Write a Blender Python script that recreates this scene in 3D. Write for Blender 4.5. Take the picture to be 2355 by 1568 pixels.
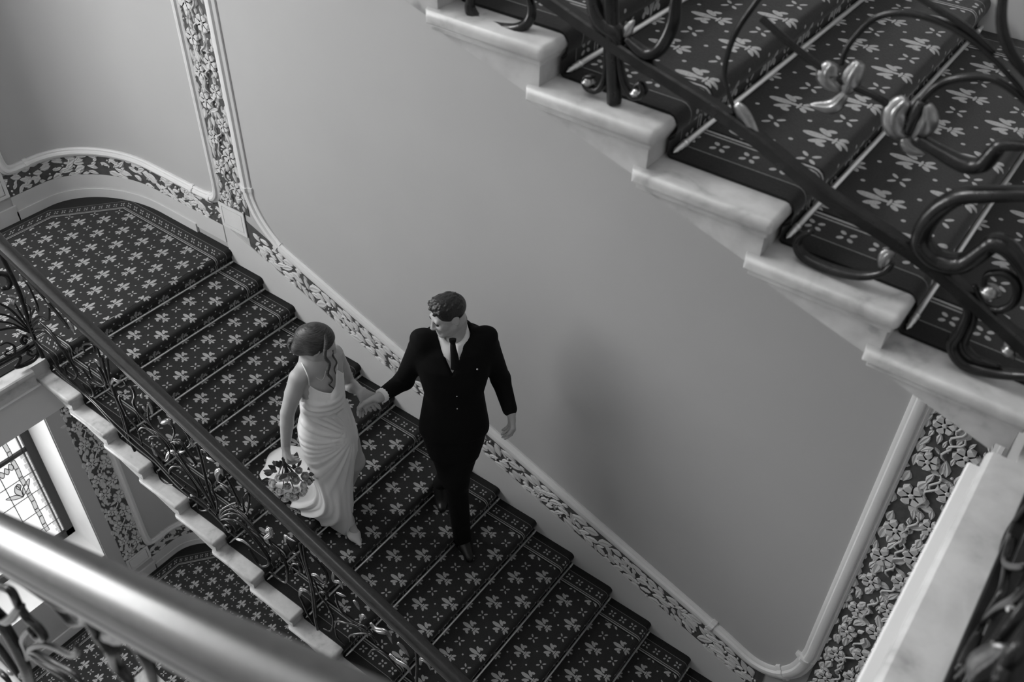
import bpy, bmesh, math, random
import numpy as np
from mathutils import Vector, Matrix

for _o in list(bpy.data.objects):
    bpy.data.objects.remove(_o)
scene = bpy.context.scene
COL = scene.collection

# ------------------------------------------------------------------ camera
cd = bpy.data.cameras.new('camera')
cd.lens = 33.02
cd.sensor_width = 36.0
cd.sensor_fit = 'HORIZONTAL'
cd.clip_start = 0.02
cd.dof.use_dof = True
cd.dof.focus_distance = 4.6
cd.dof.aperture_fstop = 4.5
cam = bpy.data.objects.new('camera', cd)
COL.objects.link(cam)
CAMPOS = Vector((4.4395, -2.9736, 3.7050))
_right = Vector((0.800378, 0.599142, 0.020592))
_down = Vector((0.409979, -0.521974, -0.747970))
_fwd = Vector((-0.437392, 0.607101, -0.663413))
cam.matrix_world = Matrix(((_right[0], -_down[0], -_fwd[0], CAMPOS[0]),
                           (_right[1], -_down[1], -_fwd[1], CAMPOS[1]),
                           (_right[2], -_down[2], -_fwd[2], CAMPOS[2]),
                           (0, 0, 0, 1)))
scene.camera = cam

# ------------------------------------------------------------------ world, light, exposure
w = bpy.data.worlds.new('world')
scene.world = w
w.use_nodes = True
w.node_tree.nodes['Background'].inputs[0].default_value = (0.9, 0.9, 0.9, 1)
w.node_tree.nodes['Background'].inputs[1].default_value = 1.0
scene.view_settings.view_transform = 'Standard'
scene.view_settings.look = 'None'
scene.view_settings.gamma = 1.0
scene.view_settings.use_curve_mapping = False
scene.view_settings.exposure = 0.10

def area(name, loc, direction, sx, sy, power):
    l = bpy.data.lights.new(name, 'AREA')
    l.shape = 'RECTANGLE'
    l.size, l.size_y = sx, sy
    l.energy = power
    o = bpy.data.objects.new(name, l)
    COL.objects.link(o)
    o.location = loc
    o.rotation_euler = Vector(direction).to_track_quat('-Z', 'Y').to_euler()
    return o

# daylight arriving through the three tall windows of the left wall, one per storey
XG = -1.80
area('window_daylight_middle', (XG, -2.78, 2.1), (1, 0, -0.6), 2.05, 2.5, 245)
area('window_daylight_upper', (XG, -2.45, 6.0), (1, 0, -0.4), 2.6, 2.6, 510)
area('window_daylight_lower', (XG + 0.02, -2.65, -1.9), (1, 0, -0.4), 2.1, 2.5, 130)
# added fill lamp over the well, hung under the closed ceiling
area('overhead_fill', (3.2, -2.1, 7.55), (0, 0, -1), 3.0, 1.6, 50)

# ------------------------------------------------------------------ dimensions
T = 0.28            # tread
RI = 0.0968         # rise of the two flights along the back wall
SL = RI / T
W_OUT = -1.447      # outer face of the marble steps
RAILY = -1.395      # plane of the balustrade
CARP = -1.36        # outer edge of the carpet
NST = 17
HS = 4.034          # storey height
DXU = 0.037         # upper flight is set a little to the right
XL = -1.39          # left wall
XR = 5.92           # right wall
YB = -2.76          # balustrade plane of the steep return flight
YF = -4.2           # front wall
ZB = -HS            # lowest landing in view
ZT = 7.7
ZLP = 2.388         # right landing of the upper flight
XLP = 4.462
R = random.Random(7)

# ------------------------------------------------------------------ helpers
def tag(o, label=None, cat=None, group=None, kind=None):
    if label: o['label'] = label
    if cat: o['category'] = cat
    if group: o['group'] = group
    if kind: o['kind'] = kind
    return o

def empty(name, loc=(0, 0, 0)):
    o = bpy.data.objects.new(name, None)
    o.empty_display_size = 0.1
    COL.objects.link(o)
    o.location = loc
    return o

def link_mesh(name, me, mat=None, parent=None):
    o = bpy.data.objects.new(name, me)
    COL.objects.link(o)
    if mat is not None and len(me.materials) == 0:
        me.materials.append(mat)
    if parent is not None:
        o.parent = parent
        # parents sit unrotated; keep the child's world place
        o.matrix_parent_inverse = Matrix.Translation(-parent_loc(parent))
    return o

def parent_loc(p):
    l = Vector(p.location)
    return l

class MB:
    """collects geometry for one mesh"""
    def __init__(s):
        s.v = []; s.f = []; s.uv = None
    def add(s, verts, faces):
        n = len(s.v)
        s.v.extend([tuple(v) for v in verts])
        s.f.extend([tuple(i + n for i in f) for f in faces])
        return s
    def box(s, x0, x1, y0, y1, z0, z1):
        v = [(x, y, z) for x in (x0, x1) for y in (y0, y1) for z in (z0, z1)]
        return s.add(v, [(0, 1, 3, 2), (4, 6, 7, 5), (0, 4, 5, 1), (2, 3, 7, 6), (0, 2, 6, 4), (1, 5, 7, 3)])
    def prism_y(s, poly, y0, y1):
        """polygon in (x,z) extruded along y"""
        n = len(poly)
        v = [(x, y0, z) for x, z in poly] + [(x, y1, z) for x, z in poly]
        f = [tuple(range(n))[::-1], tuple(range(n, 2 * n))]
        f += [(i, (i + 1) % n, n + (i + 1) % n, n + i) for i in range(n)]
        return s.add(v, f)
    def tube(s, path, rad, segs=6, flat=1.0, cap=True, up=None):
        P = [Vector(p) for p in path]
        n = len(P)
        if not hasattr(rad, '__len__'): rad = [rad] * n
        tang = []
        for i in range(n):
            a = P[max(i - 1, 0)]; b = P[min(i + 1, n - 1)]
            t = (b - a)
            tang.append(t.normalized() if t.length > 1e-9 else Vector((0, 0, 1)))
        if up is None:
            up = Vector((0, 1, 0)) if abs(tang[0].y) < 0.9 else Vector((1, 0, 0))
        nrm = (up - tang[0] * up.dot(tang[0])).normalized()
        V = []
        for i in range(n):
            nrm = (nrm - tang[i] * nrm.dot(tang[i]))
            if nrm.length < 1e-6: nrm = Vector((0, 0, 1))
            nrm.normalize()
            bi = tang[i].cross(nrm)
            for k in range(segs):
                a = 2 * math.pi * k / segs
                V.append(P[i] + nrm * (math.cos(a) * rad[i] * flat) + bi * (math.sin(a) * rad[i]))
        F = []
        for i in range(n - 1):
            for k in range(segs):
                a = i * segs + k; b = i * segs + (k + 1) % segs
                F.append((a, b, b + segs, a + segs))
        if cap:
            F.append(tuple(range(segs))[::-1])
            F.append(tuple(range((n - 1) * segs, n * segs)))
        return s.add(V, F)
    def sphere(s, c, r, nu=10, nv=6):
        rx, ry, rz = r if hasattr(r, '__len__') else (r, r, r)
        V = [(c[0], c[1], c[2] + rz)]
        for j in range(1, nv):
            th = math.pi * j / nv
            for i in range(nu):
                ph = 2 * math.pi * i / nu
                V.append((c[0] + rx * math.sin(th) * math.cos(ph), c[1] + ry * math.sin(th) * math.sin(ph), c[2] + rz * math.cos(th)))
        V.append((c[0], c[1], c[2] - rz))
        F = [(0, 1 + i, 1 + (i + 1) % nu) for i in range(nu)]
        for j in range(nv - 2):
            for i in range(nu):
                a = 1 + j * nu + i; b = 1 + j * nu + (i + 1) % nu
                F.append((a, a + nu, b + nu, b))
        l = len(V) - 1; q = 1 + (nv - 2) * nu
        F += [(q + i, l, q + (i + 1) % nu) for i in range(nu)]
        return s.add(V, F)
    def sweep(s, path, normals, profile, closed_profile=True):
        """profile [(across,out)] carried along path; 'normals' is the outward wall normal at each point"""
        P = [Vector(p) for p in path]; n = len(P); m = len(profile)
        V = []
        for i in range(n):
            N = Vector(normals[i] if isinstance(normals, list) else normals).normalized()
            t1 = (P[i] - P[i - 1]).normalized() if i > 0 else None
            t2 = (P[i + 1] - P[i]).normalized() if i < n - 1 else None
            if t1 is None: t = t2; k = 1.0
            elif t2 is None: t = t1; k = 1.0
            else:
                t = (t1 + t2).normalized(); k = 1.0 / max(0.5, t.dot(t1))
            A = N.cross(t).normalized()
            for a, o in profile:
                V.append(P[i] + A * (a * k) + N * o)
        F = []
        for i in range(n - 1):
            for j in range(m if closed_profile else m - 1):
                a = i * m + j; b = i * m + (j + 1) % m
                F.append((a, b, b + m, a + m))
        if closed_profile:
            F.append(tuple(range(m))[::-1]); F.append(tuple(range((n - 1) * m, n * m)))
        return s.add(V, F)
    def mesh(s, name, smooth=False, auto=None):
        me = bpy.data.meshes.new(name)
        me.from_pydata(s.v, [], s.f)
        bm = bmesh.new(); bm.from_mesh(me)
        bmesh.ops.recalc_face_normals(bm, faces=bm.faces)
        if auto is not None:
            ca = math.radians(auto)
            for e in bm.edges:
                e.smooth = not (len(e.link_faces) == 2 and e.calc_face_angle(0) > ca)
        for f in bm.faces: f.smooth = smooth or auto is not None
        bm.to_mesh(me); bm.free()
        return me
    def build(s, name, mat, parent=None, smooth=False, auto=None):
        return link_mesh(name, s.mesh(name, smooth, auto), mat, parent)

def catmull(pts, per=6):
    """smooth curve through points (any dimension)"""
    P = [np.array(p, float) for p in pts]
    if len(P) < 3:
        return [tuple(P[0] + (P[-1] - P[0]) * i / per) for i in range(per + 1)]
    Q = [2 * P[0] - P[1]] + P + [2 * P[-1] - P[-2]]
    out = []
    for i in range(1, len(Q) - 2):
        for k in range(per):
            t = k / per
            a, b, c, d = Q[i - 1], Q[i], Q[i + 1], Q[i + 2]
            out.append(tuple(0.5 * ((2 * b) + (c - a) * t + (2 * a - 5 * b + 4 * c - d) * t * t + (3 * b - a - 3 * c + d) * t ** 3)))
    out.append(tuple(P[-1]))
    return out

# ------------------------------------------------------------------ materials
def new_mat(name):
    m = bpy.data.materials.new(name)
    m.use_nodes = True
    nt = m.node_tree
    return m, nt, nt.nodes['Principled BSDF']

def g(v): return (v, v, v, 1.0)

def simple(name, v, rough=0.6, metal=0.0, spec=0.5, noise=None, bump=None, coat=0.0, sheen=0.0):
    """grey principled; noise=(scale, amount) varies colour, bump=(scale, strength)"""
    m, nt, b = new_mat(name)
    b.inputs['Base Color'].default_value = g(v)
    b.inputs['Roughness'].default_value = rough
    b.inputs['Metallic'].default_value = metal
    b.inputs['Specular IOR Level'].default_value = spec
    b.inputs['Coat Weight'].default_value = coat
    b.inputs['Coat Roughness'].default_value = 0.15
    b.inputs['Sheen Weight'].default_value = sheen
    if noise or bump:
        tc = nt.nodes.new('ShaderNodeTexCoord')
    if noise:
        n = nt.nodes.new('ShaderNodeTexNoise'); n.inputs['Scale'].default_value = noise[0]; n.inputs['Detail'].default_value = 4
        nt.links.new(tc.outputs['Object'], n.inputs['Vector'])
        r = nt.nodes.new('ShaderNodeMapRange')
        r.inputs['From Min'].default_value = 0.25; r.inputs['From Max'].default_value = 0.75
        r.inputs['To Min'].default_value = v * (1 - noise[1]); r.inputs['To Max'].default_value = v * (1 + noise[1])
        nt.links.new(n.outputs['Fac'], r.inputs['Value'])
        nt.links.new(r.outputs['Result'], b.inputs['Base Color'])
    if bump:
        n = nt.nodes.new('ShaderNodeTexNoise'); n.inputs['Scale'].default_value = bump[0]; n.inputs['Detail'].default_value = 3
        nt.links.new(tc.outputs['Object'], n.inputs['Vector'])
        bp = nt.nodes.new('ShaderNodeBump'); bp.inputs['Strength'].default_value = bump[1]; bp.inputs['Distance'].default_value = 0.002
        nt.links.new(n.outputs['Fac'], bp.inputs['Height'])
        nt.links.new(bp.outputs['Normal'], b.inputs['Normal'])
    return m

M = {}
M['wall'] = simple('wall_paint', 0.46, 0.75, spec=0.25, noise=(1.3, 0.03), bump=(60, 0.05))
M['dado'] = simple('dado_paint', 0.62, 0.6, spec=0.3, noise=(2.5, 0.04))
M['trim'] = simple('trim_paint', 0.72, 0.45, spec=0.4, noise=(6, 0.04))
M['relief'] = simple('relief_paint', 0.60, 0.55, spec=0.35, noise=(40, 0.12))
M['relief_back'] = simple('relief_ground', 0.075, 0.7, noise=(30, 0.3))
M['plaster'] = simple('plaster', 0.5, 0.8, spec=0.2)
M['iron'] = simple('wrought_iron', 0.022, 0.27, metal=0.55, spec=0.5, noise=(25, 0.4), bump=(70, 0.35))
M['iron_leaf'] = simple('bronzed_iron', 0.30, 0.30, metal=0.9, noise=(30, 0.5), bump=(120, 0.3))
M['rod'] = simple('brass_rod', 0.85, 0.42, metal=0.6)
M['suit'] = simple('suit_wool', 0.006, 0.85, spec=0.15, bump=(700, 0.1))
M['shirt'] = simple('shirt_cotton', 0.88, 0.7, spec=0.2)
M['tie'] = simple('tie_silk', 0.004, 0.7, spec=0.2)
M['skin'] = simple('skin', 0.45, 0.5, spec=0.35, noise=(18, 0.05))
M['shoe_black'] = simple('black_leather', 0.006, 0.42)
M['shoe_white'] = simple('ivory_satin', 0.62, 0.45)

def m_wood():
    m, nt, b = new_mat('polished_wood')
    tc = nt.nodes.new('ShaderNodeTexCoord')
    mp = nt.nodes.new('ShaderNodeMapping'); mp.inputs['Scale'].default_value = (2.0, 60, 60)
    mp.inputs['Rotation'].default_value = (0, math.atan(SL), 0)
    n = nt.nodes.new('ShaderNodeTexNoise'); n.inputs['Scale'].default_value = 2.0; n.inputs['Detail'].default_value = 5
    r = nt.nodes.new('ShaderNodeValToRGB')
    r.color_ramp.elements[0].position = 0.3; r.color_ramp.elements[0].color = g(0.016)
    r.color_ramp.elements[1].position = 0.7; r.color_ramp.elements[1].color = g(0.030)
    nt.links.new(tc.outputs['Object'], mp.inputs['Vector']); nt.links.new(mp.outputs['Vector'], n.inputs['Vector'])
    nt.links.new(n.outputs['Fac'], r.inputs['Fac']); nt.links.new(r.outputs['Color'], b.inputs['Base Color'])
    b.inputs['Roughness'].default_value = 0.33
    b.inputs['Coat Weight'].default_value = 0.15
    b.inputs['Coat Roughness'].default_value = 0.12
    return m
M['wood'] = m_wood()

def m_marble():
    m, nt, b = new_mat('grey_veined_marble')
    tc = nt.nodes.new('ShaderNodeTexCoord')
    n1 = nt.nodes.new('ShaderNodeTexNoise'); n1.inputs['Scale'].default_value = 7; n1.inputs['Detail'].default_value = 6; n1.inputs['Distortion'].default_value = 1.2
    n2 = nt.nodes.new('ShaderNodeTexNoise'); n2.inputs['Scale'].default_value = 40; n2.inputs['Detail'].default_value = 5
    geo = nt.nodes.new('ShaderNodeObjectInfo')
    va = nt.nodes.new('ShaderNodeVectorMath'); va.operation = 'ADD'
    cmb = nt.nodes.new('ShaderNodeCombineXYZ')
    ml = nt.nodes.new('ShaderNodeMath'); ml.operation = 'MULTIPLY'; ml.inputs[1].default_value = 37.0
    nt.links.new(geo.outputs['Random'], ml.inputs[0]); nt.links.new(ml.outputs[0], cmb.inputs['X'])
    nt.links.new(tc.outputs['Object'], va.inputs[0]); nt.links.new(cmb.outputs[0], va.inputs[1])
    nt.links.new(va.outputs[0], n1.inputs['Vector']); nt.links.new(va.outputs[0], n2.inputs['Vector'])
    mx = nt.nodes.new('ShaderNodeMath'); mx.operation = 'MULTIPLY_ADD'; mx.inputs[1].default_value = 0.3
    nt.links.new(n2.outputs['Fac'], mx.inputs[0]); nt.links.new(n1.outputs['Fac'], mx.inputs[2])
    r = nt.nodes.new('ShaderNodeValToRGB')
    e = r.color_ramp.elements
    e[0].position = 0.40; e[0].color = g(0.27)
    e[1].position = 0.80; e[1].color = g(0.54)
    x = e.new(0.56); x.color = g(0.44)
    nt.links.new(mx.outputs[0], r.inputs['Fac']); nt.links.new(r.outputs['Color'], b.inputs['Base Color'])
    b.inputs['Roughness'].default_value = 0.45
    return m
M['marble'] = m_marble()

class X:
    """tiny expression builder over math nodes"""
    nt = None
    def __init__(s, v): s.v = v
    @staticmethod
    def op(o, *a):
        n = X.nt.nodes.new('ShaderNodeMath'); n.operation = o
        for i, q in enumerate(a):
            q = q.v if isinstance(q, X) else q
            if isinstance(q, (int, float)): n.inputs[i].default_value = q
            else: X.nt.links.new(q, n.inputs[i])
        return X(n.outputs[0])
    def __add__(s, o): return X.op('ADD', s, o)
    __radd__ = __add__
    def __sub__(s, o): return X.op('SUBTRACT', s, o)
    def __rsub__(s, o): return X.op('SUBTRACT', o, s)
    def __mul__(s, o): return X.op('MULTIPLY', s, o)
    __rmul__ = __mul__
    def __truediv__(s, o): return X.op('DIVIDE', s, o)
    def __neg__(s): return X.op('MULTIPLY', s, -1.0)
    def abs(s): return X.op('ABSOLUTE', s)
    def floor(s): return X.op('FLOOR', s)
    def lt(s, o): return X.op('LESS_THAN', s, o)
    def gt(s, o): return X.op('GREATER_THAN', s, o)
    def mod(s, o): return X.op('FLOORED_MODULO', s, o)
def xmin(a, *r):
    for q in r: a = X.op('MINIMUM', a, q)
    return a
def xmax(a, *r):
    for q in r: a = X.op('MAXIMUM', a, q)
    return a

CA = (T + RI) / 1.5      # repeat of the fleur along its axis
CC = 0.2065              # repeat across

def ell(a, b, ca, cb, ra, rb, rot=0.0):
    da = a - ca; db = b - cb
    if rot:
        c, s = math.cos(rot), math.sin(rot)
        da, db = da * c + db * s, db * c - da * s
    da = da * (1 / ra); db = db * (1 / rb)
    return da * da + db * db

def carpet_material(name, mode):
    """mode 'stair': u across, v down the flight; 'landing': fleurs turned towards -y, border round the edges"""
    m, nt, b = new_mat(name)
    X.nt = nt
    if mode == 'stair':
        uvn = nt.nodes.new('ShaderNodeUVMap'); uvn.uv_map = 'UVMap'
        sp = nt.nodes.new('ShaderNodeSeparateXYZ'); nt.links.new(uvn.outputs[0], sp.inputs[0])
        u, v = X(sp.outputs[0]), X(sp.outputs[1])
        y = u
        dist = xmin(-y, y - CARP)
        along = v
        fu = u + 0.356; fv = v + 0.17
    else:
        tc = nt.nodes.new('ShaderNodeTexCoord')
        sp = nt.nodes.new('ShaderNodeSeparateXYZ'); nt.links.new(tc.outputs['Object'], sp.inputs[0])
        x, y = X(sp.outputs[0]), X(sp.outputs[1])
        c45 = math.sqrt(0.5)
        dw = -y; dl = x - XL
        dd = (x * 0.79 - y * 0.613) + 0.815
        dq = xmax(-0.075 - x, y - CARP)
        dist = xmin(dw, dl, dd, dq)
        along = x + y * 1.0
        fu = x + 0.016; fv = (y + 0.19)
        fv = -fv
    # --- field
    half = CA / 2
    row = ((fv + half * 0.5) / half).floor()
    par = row.mod(2.0)
    a = half * 0.5 - (fv + half * 0.5).mod(half)          # + towards the tip
    uu = fu + par * (CC / 2)
    bb = (uu + CC / 2).mod(CC) - CC / 2
    ab = bb.abs()
    d = ell(a, bb, 0.029, 0.0, 0.028, 0.0110)
    d = xmin(d, ell(a, bb, 0.0, 0.0, 0.016, 0.0055),
             ell(a, ab, 0.015, 0.0235, 0.020, 0.0085, 0.62),
             ell(a, ab, 0.004, 0.0345, 0.011, 0.0075, -0.3),
             ell(a, bb, -0.0155, 0.0, 0.0038, 0.015),
             ell(a, bb, -0.036, 0.0, 0.016, 0.0065),
             ell(a, ab, -0.031, 0.0155, 0.0125, 0.0065, -0.75))
    bc = (uu).mod(CC) - CC / 2
    aa = a.abs(); abc = bc.abs()
    d = xmin(d, ell(aa, abc, 0.0125, 0.0125, 0.0105, 0.0048, math.pi / 4))
    # dots between the rows
    a2 = half * 0.5 - (a.abs())
    b2 = (fu + CC / 4).mod(CC / 2) - CC / 4
    d = xmin(d, ell(a2, (fu + CC / 4 + CC / 4).mod(CC / 2) - CC / 4, 0, 0, 0.0052, 0.0052))
    field = d.lt(1.0) * dist.gt(0.158)
    # --- border
    s = along.mod(0.068) - 0.034
    sa = s.abs(); da = (dist - 0.097).abs()
    bor = ell(sa, da, 0.0105, 0.0105, 0.0078, 0.0052, math.pi / 4).lt(1.0)
    l1 = (dist - 0.058).abs().lt(0.0016) * 0.45
    l2 = (dist - 0.134).abs().lt(0.0026) * 0.75
    l3 = (dist - 0.146).abs().lt(0.0034) * 0.9
    fac = xmax(field, bor, l1, l2, l3)
    edge = dist.lt(0.056)
    dark = (dist - 0.1535).abs().lt(0.004)
    base = 0.029 - edge * 0.010 - dark * 0.020
    n = nt.nodes.new('ShaderNodeTexNoise'); n.inputs['Scale'].default_value = 260; n.inputs['Detail'].default_value = 2
    tc2 = nt.nodes.new('ShaderNodeTexCoord'); nt.links.new(tc2.outputs['Object'], n.inputs['Vector'])
    val = base + fac * 0.31
    val = val * (X(n.outputs['Fac']) * 0.9 + 0.55)
    cb = nt.nodes.new('ShaderNodeCombineColor')
    for i in range(3): nt.links.new(val.v, cb.inputs[i])
    nt.links.new(cb.outputs[0], b.inputs['Base Color'])
    bp = nt.nodes.new('ShaderNodeBump'); bp.inputs['Strength'].default_value = 0.35; bp.inputs['Distance'].default_value = 0.002
    nt.links.new(n.outputs['Fac'], bp.inputs['Height']); nt.links.new(bp.outputs['Normal'], b.inputs['Normal'])
    b.inputs['Roughness'].default_value = 0.95
    b.inputs['Specular IOR Level'].default_value = 0.1
    b.inputs['Sheen Weight'].default_value = 0.22
    b.inputs['Sheen Roughness'].default_value = 0.4
    return m
M['carpet'] = carpet_material('carpet_runner', 'stair')
M['carpet_landing'] = carpet_material('carpet_landing', 'landing')

# ================================================================== the shell
def wall_path():
    """back wall with the rounded corner on to the left wall"""
    pts = [(XR, 0.0)]
    pts.append((-0.71, 0.0))
    for i in range(1, 13):
        a = math.pi / 2 * i / 12
        pts.append((-0.71 - 0.68 * math.sin(a), -0.45 + 0.45 * math.cos(a)))
    pts.append((XL, -0.66))
    return pts

def corner_xy(t):
    """point and inward normal along back wall / corner / left wall; t = x on the back wall, runs negative round the corner"""
    if t >= -0.71: return (t, 0.0), (0, -1, 0)
    L = 0.9
    u = (-0.71 - t) / L
    if u <= 1:
        a = math.pi / 2 * u
        n = Vector((math.sin(a) / 0.68, -math.cos(a) / 0.45, 0)).normalized()
        return (-0.71 - 0.68 * math.sin(a), -0.45 + 0.45 * math.cos(a)), tuple(n)
    return (XL, -0.45 - (u - 1) * L), (1, 0, 0)

P = wall_path()
mb = MB(); n = len(P)
mb.add([(x, y, ZB) for x, y in P] + [(x, y, ZT) for x, y in P], [(i, i + 1, n + i + 1, n + i) for i in range(n - 1)])
wb = mb.build('wall_back', M['wall'], auto=40); tag(wb, 'grey painted plaster wall behind the couple', kind='structure')

# left wall with a deep window opening on every storey
WY0, WY1 = -3.85, -1.05
mb = MB()
zs = []
for k in (-1, 0, 1):
    z0 = k * HS + 0.63; z1 = z0 + 2.75
    zs.append((z0, z1))
mb.add([(XL, WY1, ZB), (XL, -0.66, ZB), (XL, -0.66, ZT), (XL, WY1, ZT)], [(0, 1, 2, 3)])
mb.add([(XL, YF, ZB), (XL, WY0, ZB), (XL, WY0, ZT), (XL, YF, ZT)], [(0, 1, 2, 3)])
prev = ZB
for z0, z1 in zs:
    mb.add([(XL, WY0, prev), (XL, WY1, prev), (XL, WY1, z0), (XL, WY0, z0)], [(0, 1, 2, 3)])
    prev = z1
mb.add([(XL, WY0, prev), (XL, WY1, prev), (XL, WY1, ZT), (XL, WY0, ZT)], [(0, 1, 2, 3)])
wl = mb.build('wall_left', M['wall']); tag(wl, 'grey painted wall with the tall stained glass windows', kind='structure')
mb = MB()
XO = -1.9
for z0, z1 in zs:
    for y in (WY0, WY1):
        mb.add([(XL, y, z0), (XO, y, z0), (XO, y, z1), (XL, y, z1)], [(0, 1, 2, 3)])
    for z in (z0, z1):
        mb.add([(XL, WY0, z), (XL, WY1, z), (XO, WY1, z), (XO, WY0, z)], [(0, 1, 2, 3)])
rv = mb.build('window_reveal', M['trim'], wl)

mb = MB(); mb.add([(XR, 0, ZB), (XR, YF, ZB), (XR, YF, ZT), (XR, 0, ZT)], [(0, 1, 2, 3)])
tag(mb.build('wall_right', M['wall']), 'grey painted wall beyond the upper right landing', kind='structure')
mb = MB(); mb.add([(XL, YF, ZB), (XR, YF, ZB), (XR, YF, ZT), (XL, YF, ZT)], [(0, 1, 2, 3)])
tag(mb.build('wall_front', M['wall']), 'grey painted wall behind the photographer', kind='structure')
mb = MB(); mb.box(-2.0, XR + 0.2, YF - 0.2, 0.2, ZT, ZT + 0.1)
tag(mb.build('ceiling', M['plaster']), 'pale plaster ceiling over the stairwell', kind='structure')

# ------------------------------------------------------------------ stair steps
def step_mesh(tread, rise, y_out, y_in, name):
    """one marble step, nose at local (0,0,0)"""
    bm = bmesh.new()
    sgn = 1 if y_out < y_in else -1
    def bx(x0, x1, ya, yb, z0, z1, bev, nose=True):
        r = bmesh.ops.create_cube(bm, size=1.0)
        vs = r['verts']
        for v in vs:
            v.co.x = x0 if v.co.x < 0 else x1
            v.co.y = min(ya, yb) if v.co.y < 0 else max(ya, yb)
            v.co.z = z0 if v.co.z < 0 else z1
        if bev:
            es = set()
            for v in vs:
                for e in v.link_edges:
                    a, b = e.verts
                    if a in vs and b in vs:
                        if abs(a.co.x - x1) < 1e-6 and abs(b.co.x - x1) < 1e-6: es.add(e)
                        if abs(a.co.y - ya) < 1e-6 and abs(b.co.y - ya) < 1e-6: es.add(e)
            bmesh.ops.bevel(bm, geom=list(es), offset=bev, segments=3, profile=0.5, affect='EDGES')
    o = tread + 0.045
    bx(-o, 0.0, y_out, y_in, -0.036, 0.0, 0.014)
    bx(-o + 0.012, -0.010, y_out + sgn * 0.009, y_in, -0.047, -0.034, 0.004)
    sl = rise / tread
    x0, x1 = -o + 0.02, -0.018
    zs0 = -0.02
    poly = [(x0, -0.04), (x1, -0.04), (x1, -rise - 0.004), (x1 - 0.024, -rise - 0.004), (x1 - 0.03, zs0 - sl * (x1 - 0.03 - x0) - 0.012), (x0, zs0 - 0.026)]
    ya = y_out + sgn * 0.018
    v0 = [bm.verts.new((x, ya, z)) for x, z in poly]; v1 = [bm.verts.new((x, y_in, z)) for x, z in poly]
    bm.faces.new(v0); bm.faces.new(v1[::-1])
    for i in range(len(poly)):
        j = (i + 1) % len(poly); bm.faces.new((v0[i], v1[i], v1[j], v0[j]))
    bmesh.ops.recalc_face_normals(bm, faces=bm.faces)
    for f in bm.faces: f.smooth = True
    for e in bm.edges: e.smooth = not (len(e.link_faces) == 2 and e.calc_face_angle(0) > math.radians(38))
    me = bpy.data.meshes.new(name); bm.to_mesh(me); bm.free()
    me.materials.append(M['marble'])
    return me

def flight(label, me, noses, k0=0):
    root = empty('stair_flight', (noses[0][0], -0.7, noses[0][1]))
    tag(root, label, 'staircase')
    for x, z in noses:
        o = link_mesh('marble_step', me, None, root)
        o.location = (x, 0, z)
    return root

ME_A = step_mesh(T, RI, W_OUT, -0.004, 'marble_step')
def noses_A(dx, dz, k0, k1): return [(dx + k * T, dz - k * RI) for k in range(k0, k1)]
flight('pale marble flight with fleur carpet that the couple walk down', ME_A, noses_A(0, 0, 1, NST))
flight('nearer marble flight of the floor above, top right', ME_A, noses_A(DXU, HS, 1, NST))
# return flight on the photographer's side (steeper)
NB = 16
RB = ZLP / NB; TB = 4.44 / NB
ME_B = step_mesh(TB, RB, YB + 0.05, YF + 0.004, 'marble_step_return')
def flight_B(label, z0):
    root = empty('stair_flight', (0.2, -3.5, z0)); tag(root, label, 'staircase')
    for k in range(1, NB):
        o = link_mesh('marble_step', ME_B, None, root)
        o.location = (0.02 + k * TB, 0, z0 + k * RB); o.scale = (-1, 1, 1)
    return root
flight_B('marble return flight under the photographer, climbing to the right', 0.0)
flight_B('lowest marble return flight climbing from the lower landing', -HS)

# ------------------------------------------------------------------ landings
def landing(name, label, x0, x1, z, edge_x, side, y0=YF, y1=0.0, fo=0.0):
    """slab with a moulded marble edge towards the well at edge_x; side=+1 edge faces +x"""
    root = empty(name, ((x0 + x1) / 2, (y0 + y1) / 2, z)); tag(root, label, kind='structure')
    s = side
    mb = MB()
    a, b = (x0, edge_x - s * 0.05) if s > 0 else (edge_x - s * 0.05, x1)
    mb.box(a, b, y0, y1, z - 0.36, z - 0.012); mb.build('slab', M['plaster'], root)
    e = edge_x
    prof = [(e - s * 0.30, 0.0), (e - s * 0.008, 0.0), (e, -0.006), (e + s * 0.003, -0.018), (e, -0.032), (e - s * 0.010, -0.042), (e - s * 0.018, -0.046), (e - s * 0.018, -0.118), (e - s * 0.30, -0.118)]
    mb = MB(); mb.prism_y([(x, z + q) for x, q in prof], W_OUT - 0.012 if True else y0, YB + 0.06)
    mb.build('marble_edge', M['marble'], root, auto=35)
    f_ = e + s * fo
    zt_ = -0.050 if fo else -0.118
    prof = [(e - s * 0.30, zt_), (f_ - s * 0.012, zt_), (f_ - s * 0.008, zt_ - 0.008), (f_ - s * 0.014, zt_ - 0.016), (f_ - s * 0.026, zt_ - 0.020), (f_ - s * 0.026, -0.215 if fo else -0.375), (e - s * 0.30, -0.215 if fo else -0.375)]
    mb = MB(); mb.prism_y([(x, z + q) for x, q in prof], W_OUT + (0.1 if not fo else -0.01), YB)
    mb.build('fascia_beam', M['dado'], root, auto=35)
    mb = MB(); mb.box(a, b, y0, y1, z - 0.385, z - 0.355); mb.build('soffit', M['plaster'], root)
    return root
landing('landing', 'left half landing at the top of the couple\'s flight', XL, 0.0, 0.0, 0.02, 1)
landing('landing', 'upper left landing above the frame', XL, 0.0, HS, 0.05, 1)
landing('landing', 'right landing at the foot of the upper flight', XLP, XR, ZLP, 4.470, -1, fo=0.032)
landing('landing', 'lower right landing at the foot of the couple\'s flight', XLP, XR, ZLP - HS, 4.45, -1)
mb = MB(); mb.box(XL, XR, YF, 0, ZB - 0.2, ZB - 0.012)
tag(mb.build('floor', M['marble']), 'floor of the lowest level in view', kind='structure')

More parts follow.
